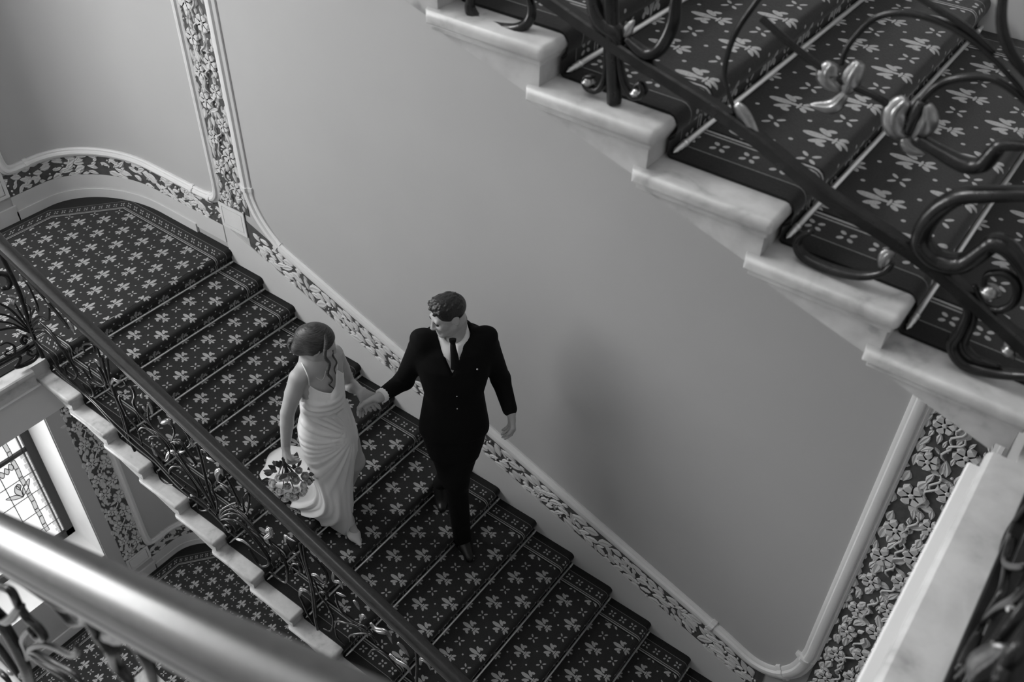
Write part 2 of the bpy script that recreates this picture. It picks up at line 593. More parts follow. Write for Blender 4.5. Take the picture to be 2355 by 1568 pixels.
# ------------------------------------------------------------------ carpets
CT = 0.007
def nose_profile(x, z, t, r, v0):
    """tread end -> rounded nose -> riser; returns [(x,z,v)] for one step whose nose is at x,z"""
    out = []
    rr = 0.020
    out.append((x - rr, z + CT, v0 - rr))
    for i in range(1, 5):
        a = math.pi / 2 * i / 4
        out.append((x - rr + (rr + CT) * math.sin(a), z - rr + (rr + CT) * math.cos(a), v0 - rr + 2 * rr * i / 4))
    out.append((x + CT - 0.003, z - 0.040, v0 + 0.042))
    out.append((x - 0.009, z - 0.052, v0 + 0.055))
    out.append((x - 0.009, z - r + CT + 0.006, v0 + r - 0.004))
    out.append((x - 0.003, z - r + CT, v0 + r + 0.004))
    return out

def carpet_strip(name, label, prof, y0, y1, mat):
    mb = MB(); N = len(prof)
    ys = [y0, y1]
    V = []; UV = []
    for y in ys:
        for x, z, v in prof: V.append((x, y, z)); UV.append((y, v))
    F = [(i, i + 1, N + i + 1, N + i) for i in range(N - 1)]
    # thickness edge on the open side
    for x, z, v in prof: V.append((x, y0, z - CT)); UV.append((y0, v))
    F += [(i, 2 * N + i, 2 * N + i + 1, i + 1) for i in range(N - 1)]
    mb.add(V, F)
    me = bpy.data.meshes.new(name); me.from_pydata(mb.v, [], mb.f)
    uvl = me.uv_layers.new(name='UVMap')
    for l in me.loops: uvl.data[l.index].uv = UV[l.vertex_index]
    for p_ in me.polygons: p_.use_smooth = True
    bm = bmesh.new(); bm.from_mesh(me)
    for e in bm.edges: e.smooth = not (len(e.link_faces) == 2 and abs(e.calc_face_angle(0)) > math.radians(50))
    bm.to_mesh(me); bm.free()
    o = link_mesh(name, me, mat)
    return tag(o, label, 'carpet')

def run_profile(dx, dz, k0, k1):
    pr = []
    per = T + RI
    for k in range(k0, k1):
        pr += nose_profile(dx + k * T, dz - k * RI, T, RI, k * per)
    xe = dx + (k1 - 1) * T
    pr.append((xe + T - 0.03, dz - k1 * RI + CT, (k1 - 1) * per + RI + T - 0.03))
    return pr
# phase: the tread-row position is counted from each nose
carpet_strip('stair_carpet', 'dark carpet runner with pale fleurs under the couple', run_profile(0, 0, 0, NST), CARP, -0.002, M['carpet'])
carpet_strip('stair_carpet', 'dark fleur carpet runner on the nearer upper flight', run_profile(DXU, HS, 0, NST), CARP, -0.002, M['carpet'])

def flat_carpet(name, label, polys, mat, holes=None):
    mb = MB()
    for poly, z in polys:
        n = len(poly)
        mb.add([(x, y, z + CT) for x, y in poly] + [(x, y, z) for x, y in poly], [tuple(range(n))] + [(i, (i + 1) % n, n + (i + 1) % n, n + i) for i in range(n)])
    o = mb.build(name, mat)
    return tag(o, label, 'carpet')
corner = [corner_xy(t)[0] for t in np.linspace(-0.71, -1.61, 13)]
# object origin stays on the landing's local frame so the border follows its edges
def landing_carpet(label, z):
    poly = [(-0.022, -0.002), (-0.022, CARP), (-0.075, CARP), (-0.075, YF + 0.01), (XL + 0.002, YF + 0.01)] + [(x + 0.002, y - 0.002) for x, y in corner[::-1]]
    o = flat_carpet('landing_carpet', label, [(poly, 0.0)], M['carpet_landing'])
    o.location = (0, 0, z)
    return o
landing_carpet('lit fleur carpet covering the left half landing', 0.0)
low_poly = [(1.6, -0.002), (1.6, CARP), (-0.62, CARP), (-0.62, YF + 0.01), (XL + 0.002, YF + 0.01)] + [(x + 0.002, y - 0.002) for x, y in corner[::-1]]
flat_carpet('landing_carpet', 'fleur carpet of the lower landing seen under the flight', [(low_poly, 0.0)], M['carpet_landing']).location = (0, 0, ZB)
landing_carpet('fleur carpet of the landing above the frame', HS)
for z, lb in ((ZLP, 'fleur carpet of the right landing beyond its railing'), (ZLP - HS, 'fleur carpet of the lower right landing')):
    mbp = [(XLP + 0.12, -0.002), (XR - 0.01, -0.002), (XR - 0.01, YF + 0.01), (XLP + 0.12, YF + 0.01)]
    o = flat_carpet('landing_carpet', lb, [(mbp, 0.0)], M['carpet_landing'])
    o.location = (0, 0, z)

# ------------------------------------------------------------------ stair rods
def rod_meshes():
    a = MB(); a.tube([(0, -1.30, 0), (0, -0.045, 0)], 0.0068, 8)
    out = [a.mesh('rod_bar', True)]
    for s, y in ((-1, -1.30), (1, -0.045)):
        b = MB()
        pr = [(0.0, 0.0085), (0.010, 0.0085), (0.011, 0.006), (0.016, 0.0075), (0.028, 0.0075), (0.030, 0.0055), (0.042, 0.0065), (0.056, 0.001)]
        b.tube([(0, y + s * q, 0) for q, _ in pr], [r_ for _, r_ in pr], 8)
        out.append(b.mesh('finial', True))
    return out
RODA, RODB, RODC = rod_meshes()
ORD = ['first', 'second', 'third', 'fourth', 'fifth', 'sixth', 'seventh', 'eighth', 'ninth', 'tenth', 'eleventh', 'twelfth', 'thirteenth', 'fourteenth', 'fifteenth', 'sixteenth', 'seventeenth']
def rods(dx, dz, k0, k1, phrase, grp):
    for j, k in enumerate(range(k0, k1)):
        t = empty('stair_rod', (dx + k * T + 0.004, 0, dz - (k + 1) * RI + CT + 0.007))
        tag(t, phrase % ORD[j], 'stair rod', grp)
        for nm, me in (('bar', RODA), ('finial', RODB), ('finial', RODC)):
            o = link_mesh(nm, me, M['rod']); o.parent = t
rods(0, 0, 0, NST - 1, '%s brass carpet rod down from the left landing, couple\'s flight', 'carpet rods on the couple\'s flight')
rods(DXU, HS, 12, NST, '%s brass carpet rod from the top edge, nearer upper flight', 'carpet rods on the upper flight')

# ================================================================== mouldings, dado and carved relief
def leaf_mesh(name, w, ridge=0.16, wav=0.0):
    """leaf of length 1 along +x, width 2w, domed with a raised midrib and side veins"""
    V = [(0, 0, 0.06)]
    xs = [0.18, 0.42, 0.68, 0.88]
    ws = [0.62, 1.0, 0.72, 0.30]
    for x, k in zip(xs, ws):
        V += [(x, w * k, 0.02), (x - 0.03, w * k * 0.5, ridge * 0.8), (x, 0, ridge * 0.55), (x - 0.03, -w * k * 0.5, ridge * 0.8), (x, -w * k, 0.02)]
    V.append((1.0, 0, 0.03))
    F = [(0, 2, 1), (0, 3, 2), (0, 4, 3), (0, 5, 4)]
    for i in range(3):
        b = 1 + i * 5
        for j in range(4): F.append((b + j, b + j + 1, b + 5 + j + 1, b + 5 + j))
    b = 16; l = len(V) - 1
    for j in range(4): F.append((b + j, b + j + 1, l))
    # skirt down to the ground
    rim = [0] + [1 + 5 * i for i in range(4)] + [l] + [5 + 5 * i for i in range(3, -1, -1)]
    n = len(V)
    V += [(V[i][0], V[i][1], -0.03) for i in rim]
    for k in range(len(rim)):
        a, c = rim[k], rim[(k + 1) % len(rim)]
        F.append((a, c, n + (k + 1) % len(rim), n + k))
    return MB().add(V, F).mesh(name, auto=28)
def flower_mesh(name, petals=6):
    mb = MB()
    for k in range(petals):
        a = 2 * math.pi * k / petals
        c, s = math.cos(a), math.sin(a)
        pts = [(0.10, 0, 0.10), (0.34, 0.17, 0.14), (0.5, 0.12, 0.10), (0.46, 0, 0.17), (0.5, -0.12, 0.10), (0.34, -0.17, 0.14), (0.34, 0.17, -0.03), (0.5, 0.12, -0.03), (0.5, -0.12, -0.03), (0.34, -0.17, -0.03)]
        mb.add([(x * c - y * s, x * s + y * c, z) for x, y, z in pts], [(0, 1, 3), (1, 2, 3), (3, 2, 4), (3, 4, 5), (0, 3, 5), (1, 6, 7, 2), (2, 7, 8, 4), (4, 8, 9, 5)])
    mb.sphere((0, 0, 0.1), (0.13, 0.13, 0.10), 6, 4)
    return mb.mesh(name, auto=35)
def stem_mesh(name):
    mb = MB()
    mb.tube([(x, 0.16 * math.sin(x * 6.0), 0.04 + 0.05 * math.sin(x * math.pi)) for x in np.linspace(0, 1, 7)], [0.03, 0.045, 0.05, 0.05, 0.05, 0.045, 0.03], 5)
    return mb.mesh(name, True)
RM = {'leaf': leaf_mesh('relief_leaf', 0.22), 'broad_leaf': leaf_mesh('relief_broad_leaf', 0.31, 0.14), 'flower': flower_mesh('relief_flower'),
      'stem': stem_mesh('relief_stem'), 'berry': MB().sphere((0, 0, 0.2), 0.5, 6, 4).mesh('relief_berry', True)}
for me in RM.values(): me.materials.append(M['relief'])

def carve(parent, kind, pos, tan, nrm, ang, size, out=0.0, sz=None):
    N = Vector(nrm).normalized(); Tn = Vector(tan); Tn = (Tn - N * Tn.dot(N)).normalized(); B = N.cross(Tn)
    c, s = math.cos(ang), math.sin(ang)
    ax = Tn * c + B * s; ay = B * c - Tn * s
    p_ = Vector(pos) + N * out
    mat = Matrix(((ax.x, ay.x, N.x, p_.x), (ax.y, ay.y, N.y, p_.y), (ax.z, ay.z, N.z, p_.z), (0, 0, 0, 1)))
    k = size
    mat = mat @ Matrix.Diagonal((k, k, (sz or k), 1))
    nm = {'broad_leaf': 'leaf'}.get(kind, kind)
    o = link_mesh(nm, RM[kind], None, parent)
    o.matrix_basis = mat
    return o

def relief_pack(parent, frame, s0, s1, width, seed, flowers=True, lmin=0.056, lmax=0.090, limit=298):
    """carved pieces laid edge to edge with dark ground showing between; frame(s, q) -> position, tangent, normal"""
    rr = random.Random(seed)
    circ = []; n = 0
    cell = {}
    def free(cs):
        for x, y, r in cs:
            if abs(y) > width / 2 - r * 0.15: return False
            for ix in range(int((x - 0.1) / 0.1) - 1, int((x + 0.1) / 0.1) + 2):
                for (a, b, c) in cell.get(ix, ()):
                    if (x - a) ** 2 + (y - b) ** 2 < (r + c) ** 2 * 0.72: return False
        return True
    def take(cs):
        for c in cs: cell.setdefault(int(c[0] / 0.1), []).append(c)
    def put(kind, x, y, ang, size, out, sz):
        p_, t_, n_ = frame(x, y / width)
        carve(parent, kind, p_, t_, n_, ang, size, out, sz)
    if flowers:
        x = s0 + 0.05; k = 0
        while x < s1 - 0.03:
            y = (0.25 if k % 2 else -0.22) * width; r = rr.uniform(0.036, 0.047)
            put('flower', x, y, rr.uniform(0, 1), r * 2.4, 0.004, 0.085); take([(x, y, r)]); n += 1
            x += rr.uniform(0.085, 0.125); k += 1
        x = s0 + 0.02
        while x < s1 - 0.1:
            y = rr.uniform(-0.05, 0.05) * width; a = rr.uniform(-0.35, 0.35); L = 0.105
            cs = [(x + L * t * math.cos(a), y + L * t * math.sin(a), 0.009) for t in (0.1, 0.35, 0.6, 0.9)]
            if free(cs): put('stem', x, y, a, L, 0.004, 0.10); take(cs); n += 1
            x += 0.045
    tries = 0
    while n < limit - 25 and tries < 14000:
        tries += 1
        L = rr.uniform(lmin, lmax) if tries < 5000 else rr.uniform(lmin * 0.62, lmin)
        x = rr.uniform(s0, s1); y = rr.uniform(-0.5, 0.5) * width
        base = math.pi / 2 if y > 0 else -math.pi / 2
        a = (rr.uniform(-math.pi, math.pi) if rr.random() < 0.5 else rr.choice((0.0, math.pi)) + rr.uniform(-0.5, 0.5)) if flowers else rr.choice((0.0, math.pi)) + rr.uniform(-0.9, 0.9)
        broad = rr.random() < 0.6
        wd = (0.31 if broad else 0.22) * L
        c_, s_ = math.cos(a), math.sin(a)
        cs = [(x + L * t * c_, y + L * t * s_, wd * f) for t, f in ((0.14, 0.5), (0.42, 0.95), (0.70, 0.66), (0.92, 0.25))]
        if cs[-1][0] > s1 or cs[-1][0] < s0: continue
        if free(cs):
            put('broad_leaf' if broad else 'leaf', x, y, a, L, 0.0, 0.062); take(cs); n += 1
    tries = 0
    while n < limit and tries < 3000:
        tries += 1
        x = rr.uniform(s0, s1); y = rr.uniform(-0.48, 0.48) * width; r = rr.uniform(0.006, 0.0095)
        if free([(x, y, r)]): put('berry', x, y, 0, r * 2, 0.001, None); take([(x, y, r)]); n += 1

MOULD = [(-0.036, 0.0), (-0.036, 0.012), (-0.028, 0.020), (-0.018, 0.020), (-0.014, 0.028), (0.0, 0.034), (0.014, 0.030), (0.020, 0.018), (0.028, 0.016), (0.036, 0.010), (0.036, 0.0)]
def mould(w): return [(a * w / 0.072, o) for a, o in MOULD]
NW = (0, -1, 0)

def Wp(x, z): return (x, 0.0, z)
def slope_z(x, h): return -SL * x + h

# --- the panel frame of the back wall: down the left side, along the stair, up the right side
TRW = tag(empty('trim_1', (2.0, 0, 0.5)), 'white moulded frame of the big wall panel above the stair', kind='structure')
path = [(0.292, 3.4), (0.292, 0.62)]
path += catmull([(0.292, 0.62), (0.305, 0.53), (0.355, 0.42), (0.435, 0.325), (0.53, slope_z(0.53, 0.435))], 4)[1:]
path += [(3.62, slope_z(3.62, 0.435))]
path += catmull([(3.62, slope_z(3.62, 0.435)), (3.80, slope_z(3.80, 0.432)), (3.97, -0.945), (4.10, -0.915), (4.185, -0.80), (4.22, -0.62), (4.222, -0.50)], 4)[1:]
path += [(4.222, 3.4)]
MB().sweep([Wp(x, z) for x, z in path], NW, mould(0.082)).build('moulding', M['trim'], TRW, auto=35)
# small collars where the straight runs meet the bends
for (x, z, dx, dz) in ((0.292, 0.60, 0, -1), (0.50, 0.262, 0.8, -0.5), (3.70, slope_z(3.70, 0.434), 1, -SL), (4.205, -0.66, 0.15, 1), (4.13, -0.885, 0.7, 0.7)):
    d = Vector((dx, 0, dz)).normalized() * 0.014
    c = Vector(Wp(x, z))
    MB().sweep([c - d, c + d], NW, [(a * 1.25, o * 1.22) for a, o in mould(0.082)]).build('collar', M['trim'], TRW, auto=35)

# --- stair dado: plain panel and frieze
TRD = tag(empty('trim_2', (2.0, 0, -0.6)), 'carved leaf frieze climbing with the stair along the wall', kind='structure')
h0, h1 = 0.205, 0.368
def quad_strip(xa, xb, ha, hb, out, mat, name, parent, dz=0.0):
    v = [(xa, 0, slope_z(xa, ha) + dz), (xb, 0, slope_z(xb, ha) + dz), (xb, 0, slope_z(xb, hb) + dz), (xa, 0, slope_z(xa, hb) + dz)]
    mb = MB(); mb.add([(x, -out, z) for x, _, z in v] + [(x, 0.0, z) for x, _, z in v], [(0, 1, 2, 3), (0, 4, 5, 1), (1, 5, 6, 2), (2, 6, 7, 3), (3, 7, 4, 0)])
    return mb.build(name, mat, parent)
quad_strip(-0.02, 4.45, -0.12, h0, 0.010, M['dado'], 'dado_panel', TRD)
quad_strip(0.215, 4.05, h0, h1 + 0.03, 0.0045, M['relief_back'], 'ground', TRD)
def fr_slope(s, q):
    t = Vector((1, 0, -SL)).normalized()
    x = 0.24 + s * t.x
    return (x, -0.0045, slope_z(x, (h0 + h1) / 2) + q * (h1 - h0)), t, NW
relief_pack(TRD, fr_slope, 0.03, 4.0, (h1 - h0) * 0.97, 3, False, 0.070, 0.115)

# --- left pilaster strip on the back wall
TRL = tag(empty('trim_3', (0.14, 0, 0.4)), 'carved floral strip rising beside the left landing', kind='structure')
MB().box(0.012, 0.262, -0.005, 0, 0.375, 3.4).build('ground', M['relief_back'], TRL)
relief_pack(TRL, lambda s, q: ((0.137 + q * 0.240, -0.005, s), (0, 0, 1), NW), 0.385, 1.95, 0.240, 11)
# --- right pilaster strip
TRR = tag(empty('trim_4', (4.38, 0, -0.5)), 'carved floral strip rising on the right under the upper flight', kind='structure')
MB().box(4.255, 4.505, -0.005, 0, -0.98, 3.4).build('ground', M['relief_back'], TRR)
relief_pack(TRR, lambda s, q: ((4.382 + q * 0.245, -0.005, s), (0, 0, 1), NW), -0.97, 1.32, 0.245, 12)
MB().sweep([Wp(4.54, -1.2), Wp(4.54, 3.4)], NW, mould(0.07)).build('moulding', M['trim'], TRR, auto=35)

# --- landing dado, round the corner on to the left wall (both storeys in view)
def round_path(t0, t1, z, n=30):
    P_ = []; N_ = []
    for t in np.linspace(t0, t1, n):
        (x, y), nn = corner_xy(float(t)); P_.append((x, y, z)); N_.append(nn)
    return P_, N_
def landing_dado(root, z, seed):
    # framed panel: bend at the strip, run round the corner, bend up again
    P_ = []; N_ = []
    for x, zz in [(-0.012, 3.0), (-0.012, 0.52)] + catmull([(-0.012, 0.52), (-0.022, 0.44), (-0.065, 0.385), (-0.15, 0.368), (-0.25, 0.365)], 4)[1:]:
        P_.append((x, 0, z + zz)); N_.append(NW)
    a, b = round_path(-0.30, -1.74, z + 0.365, 34); P_ += a; N_ += b
    for y, zz in catmull([(-0.60, 0.365), (-0.635, 0.385), (-0.655, 0.44), (-0.662, 0.55)], 4)[1:]:
        P_.append((XL, y, z + zz)); N_.append((1, 0, 0))
    P_.append((XL, -0.662, z + 2.9)); N_.append((1, 0, 0))
    # dense straight part to keep normals consistent
    MB().sweep(P_, N_, mould(0.066)).build('moulding', M['trim'], root, auto=35)
    for tpos in (-0.10, -0.27, -1.66):
        (x, y), nn = corner_xy(tpos)
        tv = Vector((0, 0, 1)).cross(Vector(nn)) * 0.012
        c = Vector((x, y, z + (0.372 if tpos == -0.10 else 0.365)))
        MB().sweep([c - tv, c + tv], nn, [(q * 1.2, o * 1.2) for q, o in mould(0.066)]).build('collar', M['trim'], root, auto=35)
    a, b = round_path(-0.035, -1.83, z, 44)
    for nm, za, zb, out, mt in (('dado_panel', 0.05, 0.185, 0.008, 'dado'), ('ground', 0.185, 0.345, 0.0045, 'relief_back')):
        MB().sweep([(q[0], q[1], q[2] + (za + zb) / 2) for q in a], b, [(-(zb - za) / 2, 0), (-(zb - za) / 2, out), ((zb - za) / 2, out), ((zb - za) / 2, 0)]).build(nm, M[mt], root, auto=35)
    a2, b2 = round_path(-0.33, -1.83, z, 44)
    MB().sweep([(q[0], q[1], q[2] + 0.034) for q in a2], b2, [(-0.04, 0), (-0.04, 0.016), (0.028, 0.016), (0.034, 0.009), (0.034, 0)]).build('skirting', M['dado'], root, auto=35)
    a3, b3 = round_path(-0.035, -0.32, z, 4)
    def fr(s, q):
        (x, y), nn = corner_xy(-0.06 - s)
        t = Vector((0, 0, 1)).cross(Vector(nn))
        return (x + nn[0] * 0.0045, y + nn[1] * 0.0045, z + 0.262 + q * 0.15), t, nn
    relief_pack(root, fr, 0.0, 1.76, 0.15, seed, False, 0.066, 0.105, 190)
TR5 = tag(empty('trim_5', (-0.7, -0.1, 0.0)), 'leaf frieze and moulding curving round the landing corner', kind='structure')
landing_dado(TR5, 0.0, 5)
TR6 = tag(empty('trim_6', (-1.2, -0.3, ZB)), 'leaf frieze and moulding in the corner of the lower landing', kind='structure')
landing_dado(TR6, ZB, 6)
# corner block with an incised square at the foot of each pilaster strip
def corner_block(root, frame):
    def slab(u0, u1, v0, v1, o0, o1, name, mat):
        c = [frame(u, v) for u, v in ((u0, v0), (u1, v0), (u1, v1), (u0, v1))]
        N = frame.n
        V = [Vector(q) + N * o0 for q in c] + [Vector(q) + N * o1 for q in c]
        MB().add(V, [(4, 5, 6, 7), (0, 1, 5, 4), (1, 2, 6, 5), (2, 3, 7, 6), (3, 0, 4, 7)]).build(name, mat, root)
    slab(-0.118, 0.118, -0.09, 0.09, 0, 0.006, 'block_ground', M['relief_back'])
    slab(-0.090, 0.090, -0.062, 0.062, 0, 0.013, 'block_panel', M['trim'])
    for u0, u1, v0, v1 in ((-0.118, 0.118, 0.067, 0.09), (-0.118, 0.118, -0.09, -0.067), (-0.118, -0.095, -0.067, 0.067), (0.095, 0.118, -0.067, 0.067)):
        slab(u0, u1, v0, v1, 0, 0.013, 'block_border', M['trim'])
class FrW:
    n = Vector(NW)
    def __call__(s, u, v): return (0.095 + u, 0, 0.287 + v)
class FrL:
    n = Vector((1, 0, 0))
    def __init__(s, z): s.z = z
    def __call__(s, u, v): return (XL, -0.79 + u, s.z + 0.287 + v)
corner_block(TRL, FrW())
# --- strips on the left wall beside the windows
for z, nm, lb in ((ZB, 'trim_7', 'carved floral strip beside the stained glass window'), (0.0, 'trim_8', 'carved floral strip beside the landing window, out of frame')):
    t_ = tag(empty(nm, (XL, -0.79, z)), lb, kind='structure')
    MB().box(XL, XL + 0.005, -0.915, -0.685, z + 0.375, z + 2.9).build('ground', M['relief_back'], t_)
    if z < 0:
        relief_pack(t_, lambda s, q: ((XL + 0.005, -0.80 + q * 0.222, s), (0, 0, 1), (1, 0, 0)), z + 0.385, z + 2.40, 0.222, 13)
    corner_block(t_, FrL(z))
    MB().box(XL, XL + 0.008, -1.04, -0.915, z + 0.05, z + 2.9).build('flat_strip', M['wall'], t_)
    MB().box(XL, XL + 0.016, WY0, -0.66, z, z + 0.12).build('skirting', M['dado'], t_)

# ================================================================== windows
M['frame'] = simple('dark_window_frame', 0.035, 0.4)
M['lead'] = simple('lead_came', 0.05, 0.5, metal=0.6)
def glass(name, e):
    m, nt, b = new_mat(name)
    b.inputs['Base Color'].default_value = g(0.5); b.inputs['Roughness'].default_value = 0.2
    b.inputs['Emission Color'].default_value = g(1.0); b.inputs['Emission Strength'].default_value = e
    return m
M['glass'] = glass('daylit_glass', 0.80); M['glass2'] = glass('daylit_tinted_glass', 0.20); M['glass3'] = glass('daylit_pale_glass', 0.40)
XGL = -1.86
def window(n, z0, z1, lb, detail):
    root = tag(empty('window_%d' % n, (XGL, (WY0 + WY1) / 2, z0)), lb, kind='structure')
    fw = 0.075
    for y0, y1, a, b in ((WY0, WY0 + fw, z0, z1), (WY1 - fw, WY1, z0, z1), (WY0, WY1, z0, z0 + fw), (WY0, WY1, z1 - fw, z1), (-2.48, -2.42, z0, z1)):
        MB().box(XGL - 0.03, XGL + 0.035, y0, y1, a, b).build('frame_bar', M['frame'], root)
    zt = -2.232 - ZB + (z0 - 0.63)
    MB().box(XGL - 0.02, XGL + 0.025, WY0, WY1, zt - 0.018, zt + 0.018).build('transom', M['frame'], root)
    MB().box(XGL - 0.02, XGL + 0.03, WY1 - fw - 0.03, WY1 - fw - 0.022, z0, z1).build('bead', M['frame'], root)
    if not detail:
        # the two sashes of clear glass
        for y0, y1 in ((WY0 + fw, -2.48), (-2.42, WY1 - fw)):
            MB().box(XGL - 0.004, XGL, y0, y1, z0 + fw, z1 - fw).build('pane', M['glass'], root)
        return
    ys = [-2.42] + [-1.94, -1.68, -1.395, -1.125]
    zc = [z0 + fw, -3.16, -2.942, -2.722, -2.502, zt - 0.018]
    for i in range(len(ys) - 1):
        for j in range(len(zc) - 1):
            MB().box(XGL - 0.004, XGL, ys[i], ys[i + 1], zc[j], zc[j + 1]).build('pane', M['glass'], root)
        MB().box(XGL - 0.004, XGL, ys[i], ys[i + 1], zt + 0.018, z1 - fw).build('pane', M['glass'], root)
    MB().box(XGL - 0.004, XGL, WY0 + fw, -2.48, z0 + fw, z1 - fw).build('pane', M['glass'], root)
    for y in ys[1:-1]:
        MB().tube([(XGL + 0.003, y, z0), (XGL + 0.003, y, z1)], 0.0035, 5).build('lead_line', M['lead'], root)
    for z in zc[1:-1]:
        MB().tube([(XGL + 0.003, -2.42, z), (XGL + 0.003, WY1, z)], 0.0035, 5).build('lead_line', M['lead'], root)
    for j in range(len(zc) - 1):
        for q in range(4):
            za_, zb_ = zc[j] + (zc[j + 1] - zc[j]) * q / 4, zc[j] + (zc[j + 1] - zc[j]) * (q + 0.9) / 4
            MB().box(XGL + 0.001, XGL + 0.0035, -1.175 - 0.012 * (q % 2), -1.128, za_, zb_).build('tinted_pane', M['glass3'], root)
    def shape(pts, mat):
        P_ = catmull(pts + [pts[0]], 4)[:-1]
        nn = len(P_)
        MB().add([(XGL + 0.0045, y, z) for y, z in P_] + [(XGL + 0.001, y, z) for y, z in P_], [tuple(range(nn))] + [(i, (i + 1) % nn, nn + (i + 1) % nn, nn + i) for i in range(nn)]).build('tinted_pane', mat, root)
        MB().tube([(XGL + 0.006, y, z) for y, z in P_ + [P_[0]]], 0.0035, 5).build('lead_line', M['lead'], root)
    for s_ in (0, 1, 2):
        oy = -0.56 * s_
        st = [(-1.252 + 0.004 * (i % 2) + oy, -2.06 - 0.105 * i) for i in range(12)]
        for a, b in zip(st[:-1], st[1:]):
            wv = 0.017
            P4 = [(a[0] - wv, a[1] - 0.004), (a[0] + wv, a[1] - 0.004), (b[0] + wv, b[1] + 0.004), (b[0] - wv, b[1] + 0.004)]
            MB().add([(XGL + 0.0045, y, z) for y, z in P4] + [(XGL + 0.001, y, z) for y, z in P4], [(0, 1, 2, 3), (0, 4, 5, 1), (1, 5, 6, 2), (2, 6, 7, 3), (3, 7, 4, 0)]).build('tinted_pane', M['glass3'], root)
            MB().tube([(XGL + 0.006, y, z) for y, z in P4 + [P4[0]]], 0.0032, 5).build('lead_line', M['lead'], root)
        shape([(-1.30 + oy, -2.69), (-1.35 + oy, -2.62), (-1.43 + oy, -2.60), (-1.37 + oy, -2.66)], M['glass3'])
        shape([(-1.30 + oy, -2.69), (-1.345 + oy, -2.60), (-1.315 + oy, -2.53), (-1.295 + oy, -2.60)], M['glass3'])
        shape([(-1.295 + oy, -2.68), (-1.275 + oy, -2.60), (-1.197 + oy, -2.545), (-1.235 + oy, -2.63)], M['glass3'])
        shape([(-1.30 + oy, -2.60), (-1.318 + oy, -2.56), (-1.30 + oy, -2.525), (-1.278 + oy, -2.56)], M['glass2'])
        for dy, dz in ((0, 0), (0.045, 0.005), (0.088, 0.02)):
            shape([(-1.375 + dy + oy, -2.30 + dz), (-1.392 + dy + oy, -2.345 + dz), (-1.37 + dy + oy, -2.38 + dz), (-1.352 + dy + oy, -2.34 + dz)], M['glass3'])
window(1, zs[0][0], zs[0][1], 'stained glass window with bamboo and flower leading, lower left', True)
window(2, zs[1][0], zs[1][1], 'tall landing window just out of frame on the left', False)
window(3, zs[2][0], zs[2][1], 'tall window of the floor above, out of frame', False)


